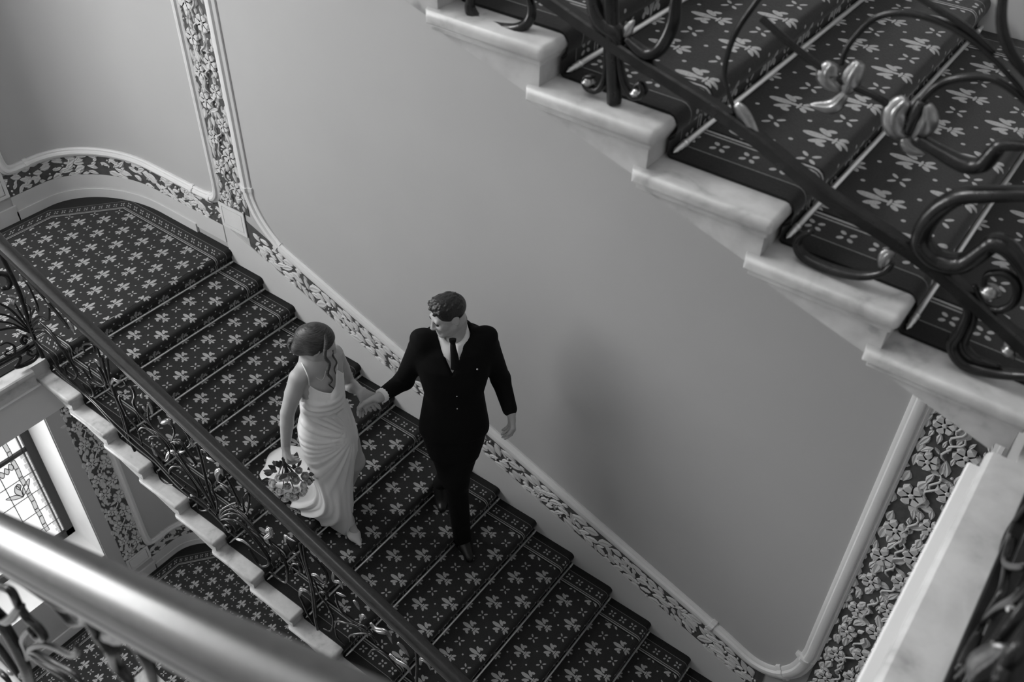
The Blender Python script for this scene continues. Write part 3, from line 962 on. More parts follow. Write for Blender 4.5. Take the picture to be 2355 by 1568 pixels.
# ironwork drawn in the plane of each balustrade: (piece, radius, [(along, height)])
IRON_A = [
 ('post', 0.012, [(0.089,0.812),(0.087,0.543),(0.079,0.331),(0.042,0.195),(0.039,0.065)]),
 ('stem', 0.006, [(0.077,0.344),(0.134,0.43),(0.225,0.522),(0.251,0.515),(0.28,0.574),(0.273,0.649),(0.249,0.703),(0.208,0.708)]),
 ('stem', 0.006, [(0.079,0.331),(0.164,0.418),(0.263,0.484),(0.335,0.501),(0.372,0.561),(0.385,0.614),(0.376,0.661)]),
 ('stem', 0.007, [(0.075,0.308),(0.174,0.402),(0.23,0.404),(0.307,0.396),(0.377,0.357),(0.445,0.353),(0.431,0.288)]),
 ('scroll', 0.008, [(0.072,0.284),(0.168,0.357),(0.242,0.375),(0.322,0.355),(0.382,0.296),(0.412,0.211),(0.4,0.145),(0.345,0.083),(0.295,0.083),(0.29,0.148)]),
 ('stem', 0.006, [(0.074,0.271),(0.185,0.338),(0.287,0.357),(0.357,0.318),(0.397,0.254),(0.438,0.152)]),
 ('stem', 0.009, [(0.022,0.228),(0.055,0.202),(0.11,0.181),(0.192,0.174),(0.227,0.097),(0.278,0.012)]),
 ('post', 0.009, [(0.233,0.752),(0.29,0.729),(0.392,0.644),(0.531,0.544)]),
 ('leaf', 0.018, [(0.57,0.624),(0.583,0.598),(0.58,0.54)]),
 ('leaf', 0.014, [(0.215,0.744),(0.219,0.72),(0.186,0.685)]),
 ('leaf', 0.014, [(0.376,0.661),(0.394,0.638),(0.382,0.599)]),
 ('stem', 0.006, [(0.602,0.426),(0.617,0.476),(0.684,0.53),(0.74,0.544),(0.731,0.505)]),
 ('stem', 0.006, [(0.72,0.573),(0.762,0.556),(0.769,0.5),(0.773,0.434),(0.76,0.329)]),
 ('stem', 0.005, [(0.445,0.353),(0.437,0.262),(0.481,0.244),(0.535,0.246)]),
 ('scroll', 0.006, [(0.582,0.31),(0.584,0.239),(0.635,0.218),(0.685,0.233),(0.722,0.299),(0.723,0.377),(0.689,0.413),(0.625,0.384)]),
 ('leaf', 0.013, [(0.697,0.432),(0.73,0.43),(0.731,0.396)]),
 ('leaf', 0.012, [(0.163,0.582),(0.198,0.619),(0.124,0.528)]),
 ('stem', 0.005, [(0.093,0.374),(0.14,0.475),(0.108,0.5),(0.163,0.582)]),
 ('bottom_bar', 0.008, [(0.178,0.092),(0.431,0.001),(0.625,-0.068),(0.814,-0.142),(1.001,-0.19),(1.199,-0.242),(1.39,-0.278),(1.575,-0.317)]),
 ('bottom_bar', 0.006, [(0.172,0.043),(0.484,-0.001),(0.681,-0.04),(0.876,-0.116),(1.06,-0.163),(1.249,-0.213),(1.437,-0.251)]),
 ('post', 0.008, [(0.784,0.496),(0.766,0.283),(0.773,0.119),(0.769,-0.124),(0.78,-0.205)]),
 ('post', 0.007, [(0.825,0.505),(0.761,0.17),(0.754,-0.031),(0.742,-0.158)]),
 ('scroll', 0.006, [(0.506,0.164),(0.551,0.146),(0.537,0.085),(0.485,0.03),(0.448,0.038),(0.417,0.088)]),
 ('scroll', 0.006, [(0.583,0.311),(0.673,0.321),(0.711,0.271),(0.66,0.214),(0.575,0.197),(0.539,0.235),(0.519,0.267)]),
 ('leaf', 0.012, [(0.784,0.304),(0.826,0.365),(0.862,0.372),(0.912,0.406)]),
 ('stem', 0.006, [(0.912,0.406),(0.924,0.385),(0.884,0.347),(0.855,0.337)]),
 ('stem', 0.006, [(0.883,0.303),(0.836,0.261),(0.812,0.202),(0.817,0.101),(0.845,0.066),(0.884,0.039),(0.875,-0.03),(0.867,-0.106)]),
 ('stem', 0.007, [(0.948,0.386),(0.979,0.383),(0.975,0.332),(0.944,0.27),(0.969,0.213),(1.021,0.18),(1.091,0.152),(1.157,0.137),(1.192,0.1)]),
 ('stem', 0.005, [(1.113,0.382),(1.054,0.267),(1.043,0.194),(1.077,0.158),(1.136,0.145),(1.188,0.135)]),
 ('leaf', 0.013, [(1.118,0.385),(1.119,0.337),(1.095,0.272)]),
 ('leaf', 0.011, [(1.05,0.392),(1.058,0.383),(1.082,0.425)]),
 ('leaf', 0.011, [(1.033,0.254),(1.026,0.278),(1.01,0.279)]),
 ('leaf', 0.014, [(1.172,0.321),(1.185,0.283),(1.245,0.332),(1.257,0.312)]),
 ('stem', 0.006, [(1.227,0.314),(1.275,0.31),(1.265,0.245),(1.199,0.142)]),
 ('stem', 0.007, [(1.341,0.36),(1.378,0.314),(1.388,0.263),(1.349,0.211),(1.338,0.237)]),
 ('leaf', 0.013, [(1.375,0.305),(1.389,0.278),(1.397,0.233)]),
 ('scroll', 0.007, [(1.199,0.142),(1.267,0.207),(1.316,0.214),(1.347,0.169),(1.388,0.12),(1.351,0.086),(1.295,0.103),(1.267,0.137)]),
 ('leaf', 0.012, [(1.262,0.133),(1.276,0.128),(1.319,0.165)]),
 ('stem', 0.007, [(0.899,0.033),(0.97,0.11),(1.042,0.127),(1.098,0.127),(1.154,0.105),(1.179,0.061)]),
 ('scroll', 0.007, [(0.986,0.022),(1.021,0.072),(1.075,0.108),(1.112,0.099),(1.152,0.043),(1.128,-0.028),(1.087,-0.065),(1.025,-0.029),(0.993,-0.004)]),
 ('leaf', 0.012, [(1.017,0.027),(0.992,-0.076),(1.015,-0.091)]),
 ('stem', 0.008, [(1.13,0.012),(1.189,0.045),(1.245,0.023),(1.311,-0.015),(1.365,-0.07),(1.42,-0.173)]),
 ('stem', 0.007, [(1.227,0.086),(1.283,0.019),(1.337,-0.059),(1.425,-0.21)]),
 ('stem', 0.006, [(1.224,0.008),(1.316,-0.074),(1.391,-0.139),(1.429,-0.224)]),
 ('leaf', 0.013, [(1.097,-0.057),(1.131,0.005),(1.179,0.061),(1.207,0.05)]),
 ('scroll', 0.007, [(1.204,-0.189),(1.17,-0.231),(1.112,-0.233),(1.093,-0.164),(1.137,-0.085),(1.199,-0.045),(1.257,-0.062),(1.3,-0.126),(1.297,-0.226)]),
 ('stem', 0.005, [(0.939,-0.267),(0.953,-0.323),(1.003,-0.329),(1.069,-0.285)]),
 ('post', 0.008, [(1.442,0.292),(1.437,0.143),(1.442,-0.045),(1.453,-0.222)]),
 ('post', 0.006, [(1.372,0.006),(1.392,-0.082),(1.417,-0.184),(1.44,-0.24)]),
 ('stem', 0.006, [(1.492,0.226),(1.465,0.237),(1.479,0.282),(1.522,0.305),(1.534,0.27)]),
 ('leaf', 0.012, [(1.503,0.241),(1.538,0.258),(1.575,0.263)]),
 ('leaf', 0.018, [(1.531,0.083),(1.55,0.15),(1.604,0.225),(1.616,0.19)]),
 ('leaf', 0.01, [(1.549,0.066),(1.575,0.055),(1.593,0.037)]),
 ('stem', 0.006, [(1.473,0.01),(1.475,-0.036),(1.488,-0.097),(1.453,-0.222)]),
 ('stem', 0.006, [(1.639,0.206),(1.657,0.168),(1.679,0.087),(1.679,0.018),(1.633,-0.033),(1.604,-0.032)]),
 ('leaf', 0.013, [(1.21,-0.283),(1.249,-0.237),(1.264,-0.243)]),
 ('scroll', 0.006, [(1.249,-0.237),(1.275,-0.259),(1.28,-0.323),(1.336,-0.296),(1.387,-0.231),(1.366,-0.223)]),
 ('stem', 0.007, [(1.45,-0.276),(1.509,-0.154),(1.61,-0.035),(1.661,0.015),(1.614,-0.058)]),
 ('stem', 0.006, [(1.459,-0.263),(1.531,-0.148),(1.609,-0.077),(1.688,-0.066),(1.772,-0.072)]),
 ('stem', 0.007, [(1.457,-0.27),(1.534,-0.172),(1.621,-0.104),(1.708,-0.103),(1.795,-0.138),(1.849,-0.188)]),
 ('scroll', 0.008, [(1.459,-0.279),(1.536,-0.202),(1.615,-0.167),(1.703,-0.202),(1.776,-0.261),(1.81,-0.331),(1.785,-0.4),(1.726,-0.438),(1.687,-0.392),(1.666,-0.353)]),
 ('stem', 0.006, [(1.535,0.08),(1.621,0.113),(1.681,0.089),(1.701,0.019)]),
 ('scroll', 0.005, [(1.738,0.113),(1.771,0.172),(1.783,0.147),(1.751,0.033),(1.721,-0.01),(1.723,0.052),(1.735,0.12)]),
 ('scroll', 0.008, [(1.474,-0.356),(1.475,-0.316),(1.532,-0.254),(1.553,-0.27),(1.516,-0.333),(1.496,-0.332)]),
 ('leaf', 0.012, [(1.567,-0.352),(1.626,-0.314),(1.687,-0.33)]),
 ('leaf', 0.016, [(1.855,-0.057),(1.887,-0.016),(1.889,-0.05),(1.841,-0.121),(1.872,-0.127)]),
 ('stem', 0.006, [(1.866,-0.089),(1.881,-0.13),(1.932,-0.151),(1.935,-0.223),(1.958,-0.225)]),
 ('scroll', 0.007, [(1.869,-0.139),(1.943,-0.183),(1.967,-0.25),(1.957,-0.336),(1.917,-0.429),(1.858,-0.459),(1.792,-0.448)]),
 ('leaf', 0.012, [(1.986,-0.042),(2.01,0.034),(2.043,0.046),(2.091,0.065)]),
 ('stem', 0.006, [(2.002,-0.029),(2.028,-0.08),(2.076,-0.059),(2.094,-0.107),(2.096,-0.169)]),
 ('scroll', 0.008, [(1.984,-0.257),(2.016,-0.185),(2.063,-0.155),(2.063,-0.204),(2.02,-0.264),(2.006,-0.237)]),
 ('post', 0.009, [(2.118,0.073),(2.124,-0.187),(2.12,-0.449),(2.111,-0.674)]),
 ('post', 0.006, [(2.14,0.076),(2.135,-0.124),(2.133,-0.345),(2.129,-0.535)]),
 ('scroll', 0.006, [(2.16,0.043),(2.219,0.012),(2.263,-0.032),(2.269,-0.089),(2.24,-0.149),(2.183,-0.15),(2.158,-0.146)]),
 ('leaf', 0.013, [(2.158,-0.146),(2.199,-0.11),(2.248,-0.13)]),
 ('leaf', 0.013, [(2.315,0.004),(2.309,-0.064),(2.354,-0.044),(2.365,-0.087)]),
 ('stem', 0.006, [(2.165,-0.183),(2.18,-0.279),(2.224,-0.339),(2.249,-0.441),(2.219,-0.578),(2.169,-0.604)]),
 ('scroll', 0.006, [(2.182,-0.322),(2.185,-0.274),(2.234,-0.218),(2.252,-0.246),(2.221,-0.302)]),
 ('leaf', 0.012, [(2.022,-0.447),(2.045,-0.375),(2.086,-0.355),(2.109,-0.378)]),
 ('stem', 0.006, [(2.022,-0.447),(2.039,-0.514),(2.052,-0.597),(2.081,-0.655)]),
 ('stem', 0.006, [(2.311,-0.169),(2.324,-0.255),(2.37,-0.3),(2.438,-0.301),(2.499,-0.286),(2.569,-0.341)]),
 ('stem', 0.007, [(2.25,-0.523),(2.281,-0.433),(2.362,-0.359),(2.435,-0.327),(2.503,-0.327),(2.584,-0.354)]),
 ('stem', 0.005, [(2.252,-0.509),(2.257,-0.6),(2.307,-0.635)]),
 ('leaf', 0.015, [(2.433,-0.109),(2.452,-0.123),(2.463,-0.166)]),
 ('leaf', 0.011, [(2.322,-0.147),(2.348,-0.145),(2.38,-0.132)]),
 ('leaf', 0.012, [(2.456,-0.261),(2.485,-0.188),(2.511,-0.186)]),
 ('leaf', 0.02, [(2.534,-0.195),(2.574,-0.211),(2.643,-0.164),(2.673,-0.233)]),
 ('scroll', 0.006, [(2.355,-0.549),(2.364,-0.48),(2.427,-0.392),(2.521,-0.321),(2.544,-0.378)]),
 ('stem', 0.006, [(2.491,-0.516),(2.524,-0.445),(2.579,-0.412),(2.636,-0.422),(2.708,-0.464)]),
 ('leaf', 0.018, [(2.642,-0.357),(2.691,-0.364),(2.749,-0.348),(2.782,-0.394)]),
 ('leaf', 0.015, [(2.705,-0.19),(2.735,-0.214),(2.771,-0.255)]),
 ('post', 0.008, [(2.813,-0.155),(2.813,-0.291),(2.805,-0.477)]),
 ('leaf', 0.015, [(2.83,-0.26),(2.845,-0.199),(2.885,-0.179),(2.898,-0.233)]),
]
IRON_U = [
 ('bottom_bar', 0.013, [(3.07,3.048),(3.371,2.952),(3.574,2.898),(3.828,2.822),(4.023,2.752),(4.207,2.694),(4.439,2.597),(4.566,2.547)]),
 ('post', 0.007, [(3.832,3.038),(3.901,3.005),(3.987,2.97),(4.074,2.953),(4.137,2.92)]),
 ('post', 0.016, [(3.496,3.185),(3.521,2.99),(3.536,2.887),(3.548,2.78)]),
 ('strap', 0.008, [(3.516,2.936),(3.522,2.855),(3.518,2.816),(3.501,2.793),(3.476,2.793),(3.472,2.811),(3.49,2.819)]),
 ('strap', 0.008, [(3.543,2.944),(3.557,2.866),(3.574,2.826),(3.597,2.812),(3.617,2.83),(3.607,2.845),(3.594,2.832)]),
 ('knob', 0.013, [(3.478,2.803)]),
 ('knob', 0.013, [(3.602,2.821)]),
 ('scroll', 0.017, [(3.469,3.028),(3.483,2.98),(3.505,2.947),(3.541,2.932),(3.554,2.911)]),
 ('scroll', 0.013, [(3.652,3.088),(3.655,3.024),(3.656,2.974),(3.639,2.926),(3.612,2.908),(3.583,2.917),(3.565,2.927)]),
 ('leaf', 0.012, [(3.56,2.926),(3.566,2.945),(3.577,2.966)]),
 ('scroll', 0.012, [(3.187,2.952),(3.169,2.901),(3.169,2.879),(3.189,2.861),(3.247,2.861),(3.296,2.872),(3.323,2.895),(3.327,2.922),(3.316,2.947)]),
 ('stem', 0.006, [(3.849,3.126),(3.817,3.065),(3.785,2.993),(3.775,2.931),(3.785,2.89),(3.816,2.837)]),
 ('leaf', 0.016, [(3.811,2.862),(3.836,2.839),(3.88,2.793)]),
 ('stem', 0.006, [(3.989,2.995),(3.988,3.018),(3.998,3.048),(4.021,3.085),(4.066,3.107),(4.128,3.109),(4.189,3.091),(4.255,3.053),(4.319,3.006)]),
 ('stem', 0.006, [(4.054,3.146),(4.116,3.127),(4.169,3.11),(4.218,3.085)]),
 ('stem', 0.009, [(4.195,3.188),(4.211,3.132),(4.237,3.094),(4.27,3.068),(4.301,3.052)]),
 ('leaf', 0.022, [(3.973,2.994),(3.972,2.969),(3.999,2.949)]),
 ('leaf', 0.02, [(4.017,3.007),(4.01,2.973),(4.01,2.944)]),
 ('leaf', 0.014, [(4.009,2.948),(3.993,2.919),(3.953,2.911)]),
 ('leaf', 0.024, [(4.11,2.967),(4.099,2.939),(4.11,2.911),(4.132,2.902)]),
 ('leaf', 0.022, [(4.143,2.971),(4.151,2.937),(4.14,2.9)]),
 ('stem', 0.014, [(4.137,2.975),(4.134,2.944),(4.13,2.909)]),
 ('leaf', 0.012, [(4.125,2.899),(4.141,2.884),(4.17,2.883)]),
 ('stem', 0.007, [(4.131,2.967),(4.153,3.01),(4.193,3.037),(4.239,3.044),(4.302,3.016)]),
 ('scroll', 0.014, [(4.145,2.908),(4.19,2.897),(4.236,2.891),(4.262,2.903),(4.272,2.931),(4.281,2.947),(4.323,2.958)]),
 ('scroll', 0.018, [(4.378,2.886),(4.337,2.876),(4.291,2.856),(4.243,2.827),(4.214,2.774),(4.212,2.721),(4.247,2.695),(4.291,2.706),(4.316,2.749),(4.329,2.773),(4.361,2.766),(4.402,2.728),(4.433,2.665)]),
 ('scroll', 0.008, [(4.324,2.675),(4.351,2.643),(4.38,2.646),(4.396,2.676),(4.387,2.711),(4.361,2.722),(4.337,2.704),(4.34,2.678)]),
 ('knob', 0.016, [(4.354,2.673)]),
 ('scroll', 0.01, [(4.019,2.662),(3.998,2.637),(3.996,2.615),(4.017,2.595),(4.068,2.594),(4.131,2.608),(4.168,2.631),(4.18,2.657)]),
 ('leaf', 0.014, [(4.165,2.64),(4.165,2.67),(4.18,2.682)]),
 ('scroll', 0.012, [(4.305,2.64),(4.332,2.618),(4.335,2.572),(4.332,2.532),(4.363,2.502),(4.413,2.508),(4.466,2.535),(4.499,2.567)]),
 ('scroll', 0.007, [(4.334,2.635),(4.349,2.601),(4.35,2.548),(4.376,2.524),(4.422,2.528)]),
 ('knob', 0.013, [(4.424,2.57)]),
 ('leaf', 0.012, [(4.42,2.597),(4.422,2.577),(4.437,2.553)]),
]
IRON_B = [
 ('stem', 0.0075, [(3.21,2.359),(3.298,2.407),(3.34,2.432),(3.335,2.385),(3.345,2.361),(3.373,2.363),(3.379,2.342),(3.357,2.314),(3.337,2.305),(3.332,2.318),(3.273,2.24),(3.223,2.16),(3.17,2.05)]),
 ('stem', 0.006, [(3.344,2.517),(3.402,2.544),(3.456,2.569),(3.489,2.576),(3.519,2.58),(3.555,2.591),(3.588,2.616)]),
 ('leaf', 0.009, [(3.579,2.618),(3.595,2.623),(3.609,2.638)]),
 ('stem', 0.005, [(3.524,2.581),(3.543,2.569),(3.566,2.564),(3.618,2.617)]),
 ('leaf', 0.009, [(3.604,2.613),(3.623,2.624),(3.634,2.633)]),
 ('stem', 0.006, [(3.17,2.05),(3.241,2.158),(3.296,2.231),(3.357,2.297),(3.427,2.355),(3.506,2.427),(3.535,2.466),(3.544,2.494)]),
 ('leaf', 0.01, [(3.673,2.65),(3.695,2.666),(3.726,2.696),(3.752,2.727)]),
 ('stem', 0.01, [(3.657,2.665),(3.66,2.635),(3.684,2.633),(3.663,2.576),(3.661,2.548),(3.685,2.539)]),
 ('stem', 0.009, [(3.769,2.728),(3.78,2.719),(3.783,2.696),(3.774,2.64)]),
 ('stem', 0.006, [(3.247,2.165),(3.301,2.218),(3.367,2.247),(3.428,2.281),(3.453,2.278)]),
 ('stem', 0.006, [(3.213,2.112),(3.252,2.15),(3.315,2.191),(3.374,2.216),(3.385,2.202)]),
 ('post', 0.012, [(3.108,2.179),(3.137,2.141),(3.141,2.104),(3.137,2.029),(3.128,1.974),(3.088,1.866)]),
 ('stem', 0.008, [(2.97,1.915),(2.983,1.888),(2.99,1.824),(3.008,1.776)]),
 ('stem', 0.007, [(2.754,1.566),(2.863,1.656),(2.883,1.635)]),
 ('scroll', 0.008, [(3.187,2.244),(3.202,2.223),(3.266,2.291),(3.329,2.375),(3.349,2.399)]),
 ('leaf', 0.008, [(2.924,1.739),(2.94,1.748),(2.949,1.748)]),
 ('leaf', 0.009, [(2.978,1.767),(3.028,1.832),(3.023,1.814)]),
]
IRON_L = [
 ('stem', 0.007, [(-1.461,0.465),(-1.425,0.404),(-1.397,0.318),(-1.373,0.215)]),
 ('stem', 0.006, [(-1.5,0.421),(-1.482,0.406),(-1.441,0.361),(-1.41,0.298),(-1.375,0.209)]),
 ('stem', 0.006, [(-1.516,0.379),(-1.498,0.364),(-1.454,0.324),(-1.422,0.281),(-1.376,0.206)]),
 ('stem', 0.007, [(-1.548,0.323),(-1.515,0.318),(-1.465,0.295),(-1.426,0.269),(-1.378,0.2)]),
 ('stem', 0.006, [(-1.367,0.232),(-1.378,0.32),(-1.386,0.382),(-1.39,0.42)]),
 ('leaf', 0.02, [(-1.407,0.486),(-1.383,0.457),(-1.402,0.428),(-1.389,0.398)]),
 ('scroll', 0.008, [(-1.398,0.18),(-1.413,0.205),(-1.436,0.191),(-1.431,0.162),(-1.413,0.168),(-1.418,0.182)]),
 ('bottom_bar', 0.009, [(-1.635,0.118),(-1.588,0.119),(-1.497,0.122),(-1.38,0.126)]),
 ('bottom_bar', 0.006, [(-1.615,0.141),(-1.493,0.134),(-1.412,0.138)]),
 ('scroll', 0.009, [(-1.502,0.126),(-1.478,0.09),(-1.502,0.058),(-1.519,0.044),(-1.487,0.031),(-1.427,0.026),(-1.39,0.045),(-1.367,0.105)]),
 ('scroll', 0.007, [(-1.558,0.233),(-1.513,0.227),(-1.485,0.181),(-1.498,0.145),(-1.529,0.142),(-1.545,0.164),(-1.534,0.178),(-1.523,0.167)]),
 ('scroll', 0.007, [(-1.39,0.061),(-1.415,0.06),(-1.434,0.085),(-1.429,0.1),(-1.414,0.097),(-1.411,0.08)]),
 ('scroll', 0.016, [(-1.426,0.546),(-1.394,0.539),(-1.371,0.569),(-1.374,0.608),(-1.399,0.633),(-1.43,0.642)]),
]
IRON_R = [
 ('stem', 0.008, [(-1.656,2.49),(-1.647,2.447),(-1.653,2.394),(-1.76,2.416),(-1.818,2.411),(-1.891,2.428),(-2.021,2.473)]),
 ('stem', 0.007, [(-1.629,2.391),(-1.716,2.448),(-1.775,2.46),(-1.906,2.6),(-1.945,2.652)]),
 ('stem', 0.007, [(-1.787,2.469),(-1.874,2.505),(-1.884,2.466),(-1.888,2.43)]),
 ('stem', 0.008, [(-2.065,2.767),(-2.058,2.735),(-2.026,2.665),(-1.937,2.535),(-1.883,2.425)]),
 ('stem', 0.007, [(-2.131,2.811),(-2.119,2.778),(-2.133,2.754),(-2.134,2.714),(-2.105,2.629),(-2.063,2.512)]),
 ('stem', 0.007, [(-2.079,2.704),(-2.117,2.706),(-2.138,2.701),(-2.159,2.675)]),
 ('leaf', 0.018, [(-2.219,2.803),(-2.196,2.752),(-2.168,2.688),(-2.176,2.661)]),
 ('leaf', 0.01, [(-2.061,2.696),(-2.066,2.692),(-2.077,2.695)]),
 ('leaf', 0.01, [(-2.029,2.697),(-2.037,2.697),(-2.044,2.697)]),
 ('stem', 0.009, [(-2.241,2.886),(-2.28,2.883),(-2.29,2.861),(-2.31,2.859)]),
 ('stem', 0.009, [(-1.951,2.48),(-1.987,2.484),(-2.032,2.493)]),
]

# ================================================================== balustrades
RAIL = [(-0.030, -0.016), (-0.024, -0.026), (-0.012, -0.030), (0.012, -0.030), (0.024, -0.026), (0.030, -0.016), (0.027, -0.010), (0.033, -0.002), (0.034, 0.008), (0.029, 0.021), (0.016, 0.030), (0.0, 0.033), (-0.016, 0.030), (-0.029, 0.021), (-0.034, 0.008), (-0.033, -0.002), (-0.027, -0.010)]
def iron_piece(parent, kind, r, pts, place):
    """one forged piece; place((a,h)) -> 3D"""
    if kind == 'knob':
        c = place(pts[0])
        mb = MB(); mb.sphere(c, r, 10, 7)
        mb.sphere((c[0], c[1], c[2]), (r * 1.25, r * 1.25, r * 0.35), 10, 4)
        return mb.build('knob', M['iron_leaf'], parent, smooth=True)
    P_ = [place(q) for q in catmull(pts, 5)]
    n = len(P_)
    if kind == 'leaf':
        mb = MB()
        rad = [max(0.0015, r * (math.sin(math.pi * min(1.0, 0.12 + 0.88 * i / (n - 1))) ** 0.7)) for i in range(n)]
        mb.tube(P_, rad, 8, flat=0.45)
        # raised centre rib
        off = [Vector(q) + Vector((0, 0, 0)) for q in P_]
        mb.tube(off, [q * 0.35 for q in rad], 6, flat=1.9)
        return mb.build('leaf', M['iron_leaf'], parent, smooth=True)
    mb = MB()
    if kind == 'bottom_bar':
        N_ = []
        for i in range(n):
            t = (Vector(P_[min(i + 1, n - 1)]) - Vector(P_[max(i - 1, 0)])).normalized()
            N_.append(tuple((Vector((0, 0, 1)) - t * t.z).normalized()))
        w_, h_ = r * 1.15, r * 0.95
        mb.sweep(P_, N_, [(-w_, -h_), (-w_, h_ * 0.7), (-w_ * 0.7, h_), (w_ * 0.7, h_), (w_, h_ * 0.7), (w_, -h_)])
        return mb.build(kind, M['iron'], parent, auto=30)
    if kind == 'post':
        mb.tube(P_, r, 8)
        return mb.build(kind, M['iron'], parent, auto=60)
    if kind == 'scroll' or kind == 'strap':
        rad = [r * (0.58 + 0.47 * math.sin(math.pi * i / (n - 1))) for i in range(n)]
        mb.tube(P_, rad, 8, flat=1.35 if kind == 'scroll' else 1.6)
        nm = 'scroll'
    else:
        rad = [r * (0.62 + 0.38 * math.sin(math.pi * (0.15 + 0.85 * i / (n - 1)))) for i in range(n)]
        mb.tube(P_, rad, 7)
        nm = 'stem'
    return mb.build(nm, M['iron'], parent, smooth=True)
def rail_sweep(parent, pts, width=1.0):
    P_ = [Vector(q) for q in pts]; N_ = []
    for i in range(len(P_)):
        t = (P_[min(i + 1, len(P_) - 1)] - P_[max(i - 1, 0)]).normalized()
        N_.append(tuple((Vector((0, 0, 1)) - t * t.z).normalized()))
    MB().sweep(P_, N_, [(a * width, o * width) for a, o in RAIL]).build('handrail', M['wood'], parent, auto=30)
    MB().sweep([q - Vector(n_) * 0.036 * width for q, n_ in zip(P_, N_)], N_, [(-0.022, -0.010), (-0.024, 0.008), (0.024, 0.008), (0.022, -0.010)]).build('rail_strip', M['iron'], parent, auto=30)

HR = 0.925
def dy(a, h):
    """slight forging depth so crossing bars do not share one plane"""
    return 0.006 * math.sin(17 * a + 11 * h)
# couple's flight and the short level piece at the landing corner: one continuous balustrade
BA = tag(empty('iron_balustrade', (1.5, RAILY, -0.5)), 'wrought iron whiplash balustrade with dark rail beside the couple', 'balustrade')
for k_, r_, q_ in IRON_A: iron_piece(BA, k_, r_, q_, lambda q: (q[0], RAILY + dy(*q), q[1]))
for k_, r_, q_ in IRON_L: iron_piece(BA, k_, r_, q_, lambda q: (-0.03 + dy(*q), q[0], q[1]))
for k_, r_, q_ in IRON_A:           # the run below the frame repeats the pattern
    xs_ = [q[0] for q in q_]
    if k_ != 'bottom_bar' and min(xs_) > 1.35 and min(xs_) + 1.72 > 3.12 and max(xs_) + 1.72 < 4.5:
        iron_piece(BA, k_, r_, [(q[0] + 1.72, q[1] - 1.72 * SL) for q in q_], lambda q: (q[0], RAILY + dy(*q), q[1]))
iron_piece(BA, 'bottom_bar', 0.008, [(2.6, slope_z(2.6, 0.115)), (4.46, slope_z(4.46, 0.115))], lambda q: (q[0], RAILY, q[1]))
za = HR + 0.02
rail_sweep(BA, [(-0.03, YB + 0.02, za)] + [(-0.03, -1.62, za)] + catmull([(-0.03, -1.55, za), (-0.022, -1.44, za), (0.03, RAILY, za - 0.015), (0.14, RAILY, slope_z(0.14, HR))], 5) + [(4.46, RAILY, slope_z(4.46, HR))])
# upper flight
BU = tag(empty('iron_balustrade', (3.8, RAILY, 2.8)), 'near iron balustrade with big scrolls and tulips crossing the upper flight', 'balustrade')
for k_, r_, q_ in IRON_U: iron_piece(BU, k_, r_, q_, lambda q: (q[0], RAILY + dy(*q), q[1]))
for k_, r_, q_ in IRON_A:
    if max(q[0] for q in q_) < 3.02 and k_ != 'bottom_bar':
        iron_piece(BU, k_, r_, [(q[0] + DXU, q[1] + HS) for q in q_], lambda q: (q[0], RAILY + dy(*q), q[1]))
iron_piece(BU, 'bottom_bar', 0.010, [(0.1, HS + slope_z(0.06, 0.10)), (3.0, HS + slope_z(2.963, 0.10))], lambda q: (q[0], RAILY, q[1]))
rail_sweep(BU, [(0.06, RAILY, HS + HR), (4.46, RAILY, HS + slope_z(4.423, HR))])
# right landing
BR = tag(empty('iron_balustrade', (4.56, -2.1, ZLP)), 'blurred iron railing on the right landing at the frame edge', 'balustrade')
for k_, r_, q_ in IRON_R: iron_piece(BR, k_, r_, q_, lambda q: (4.56 + dy(*q), q[0], q[1]))
iron_piece(BR, 'bottom_bar', 0.010, [(-1.42, ZLP + 0.035), (-2.72, ZLP + 0.035)], lambda q: (4.56, q[0], q[1]))
iron_piece(BR, 'bottom_bar', 0.007, [(-1.42, ZLP + 0.10), (-2.72, ZLP + 0.10)], lambda q: (4.575, q[0], q[1]))
for y in (-1.45, -2.68): iron_piece(BR, 'post', 0.012, [(y, ZLP), (y, ZLP + HR)], lambda q: (4.56, q[0], q[1]))
rail_sweep(BR, [(4.56, -1.42, ZLP + HR), (4.56, -2.70, ZLP + HR)])
# photographer's flight: the out-of-focus handrail in the foreground
BB = tag(empty('iron_balustrade', (3.6, YB, 2.0)), 'large blurred polished handrail and ironwork in the foreground', 'balustrade')
for k_, r_, q_ in IRON_B: iron_piece(BB, k_, r_, q_, lambda q: (q[0], YB + 0.5 * dy(*q), q[1]))
SB = 0.507
def rail_B(x): return 2.875 + SB * (x - 3.875)
rail_sweep(BB, [(0.02, YB, rail_B(0.02)), (4.50, YB, rail_B(4.50))], 0.92)
for x in [0.35 * i + 0.1 for i in range(7)] + [4.1, 4.45]:
    iron_piece(BB, 'post', 0.008, [(x, max(0.02, (x - 0.02) / TB * RB + 0.01)), (x, rail_B(x) - 0.03)], lambda q: (q[0], YB, q[1]))

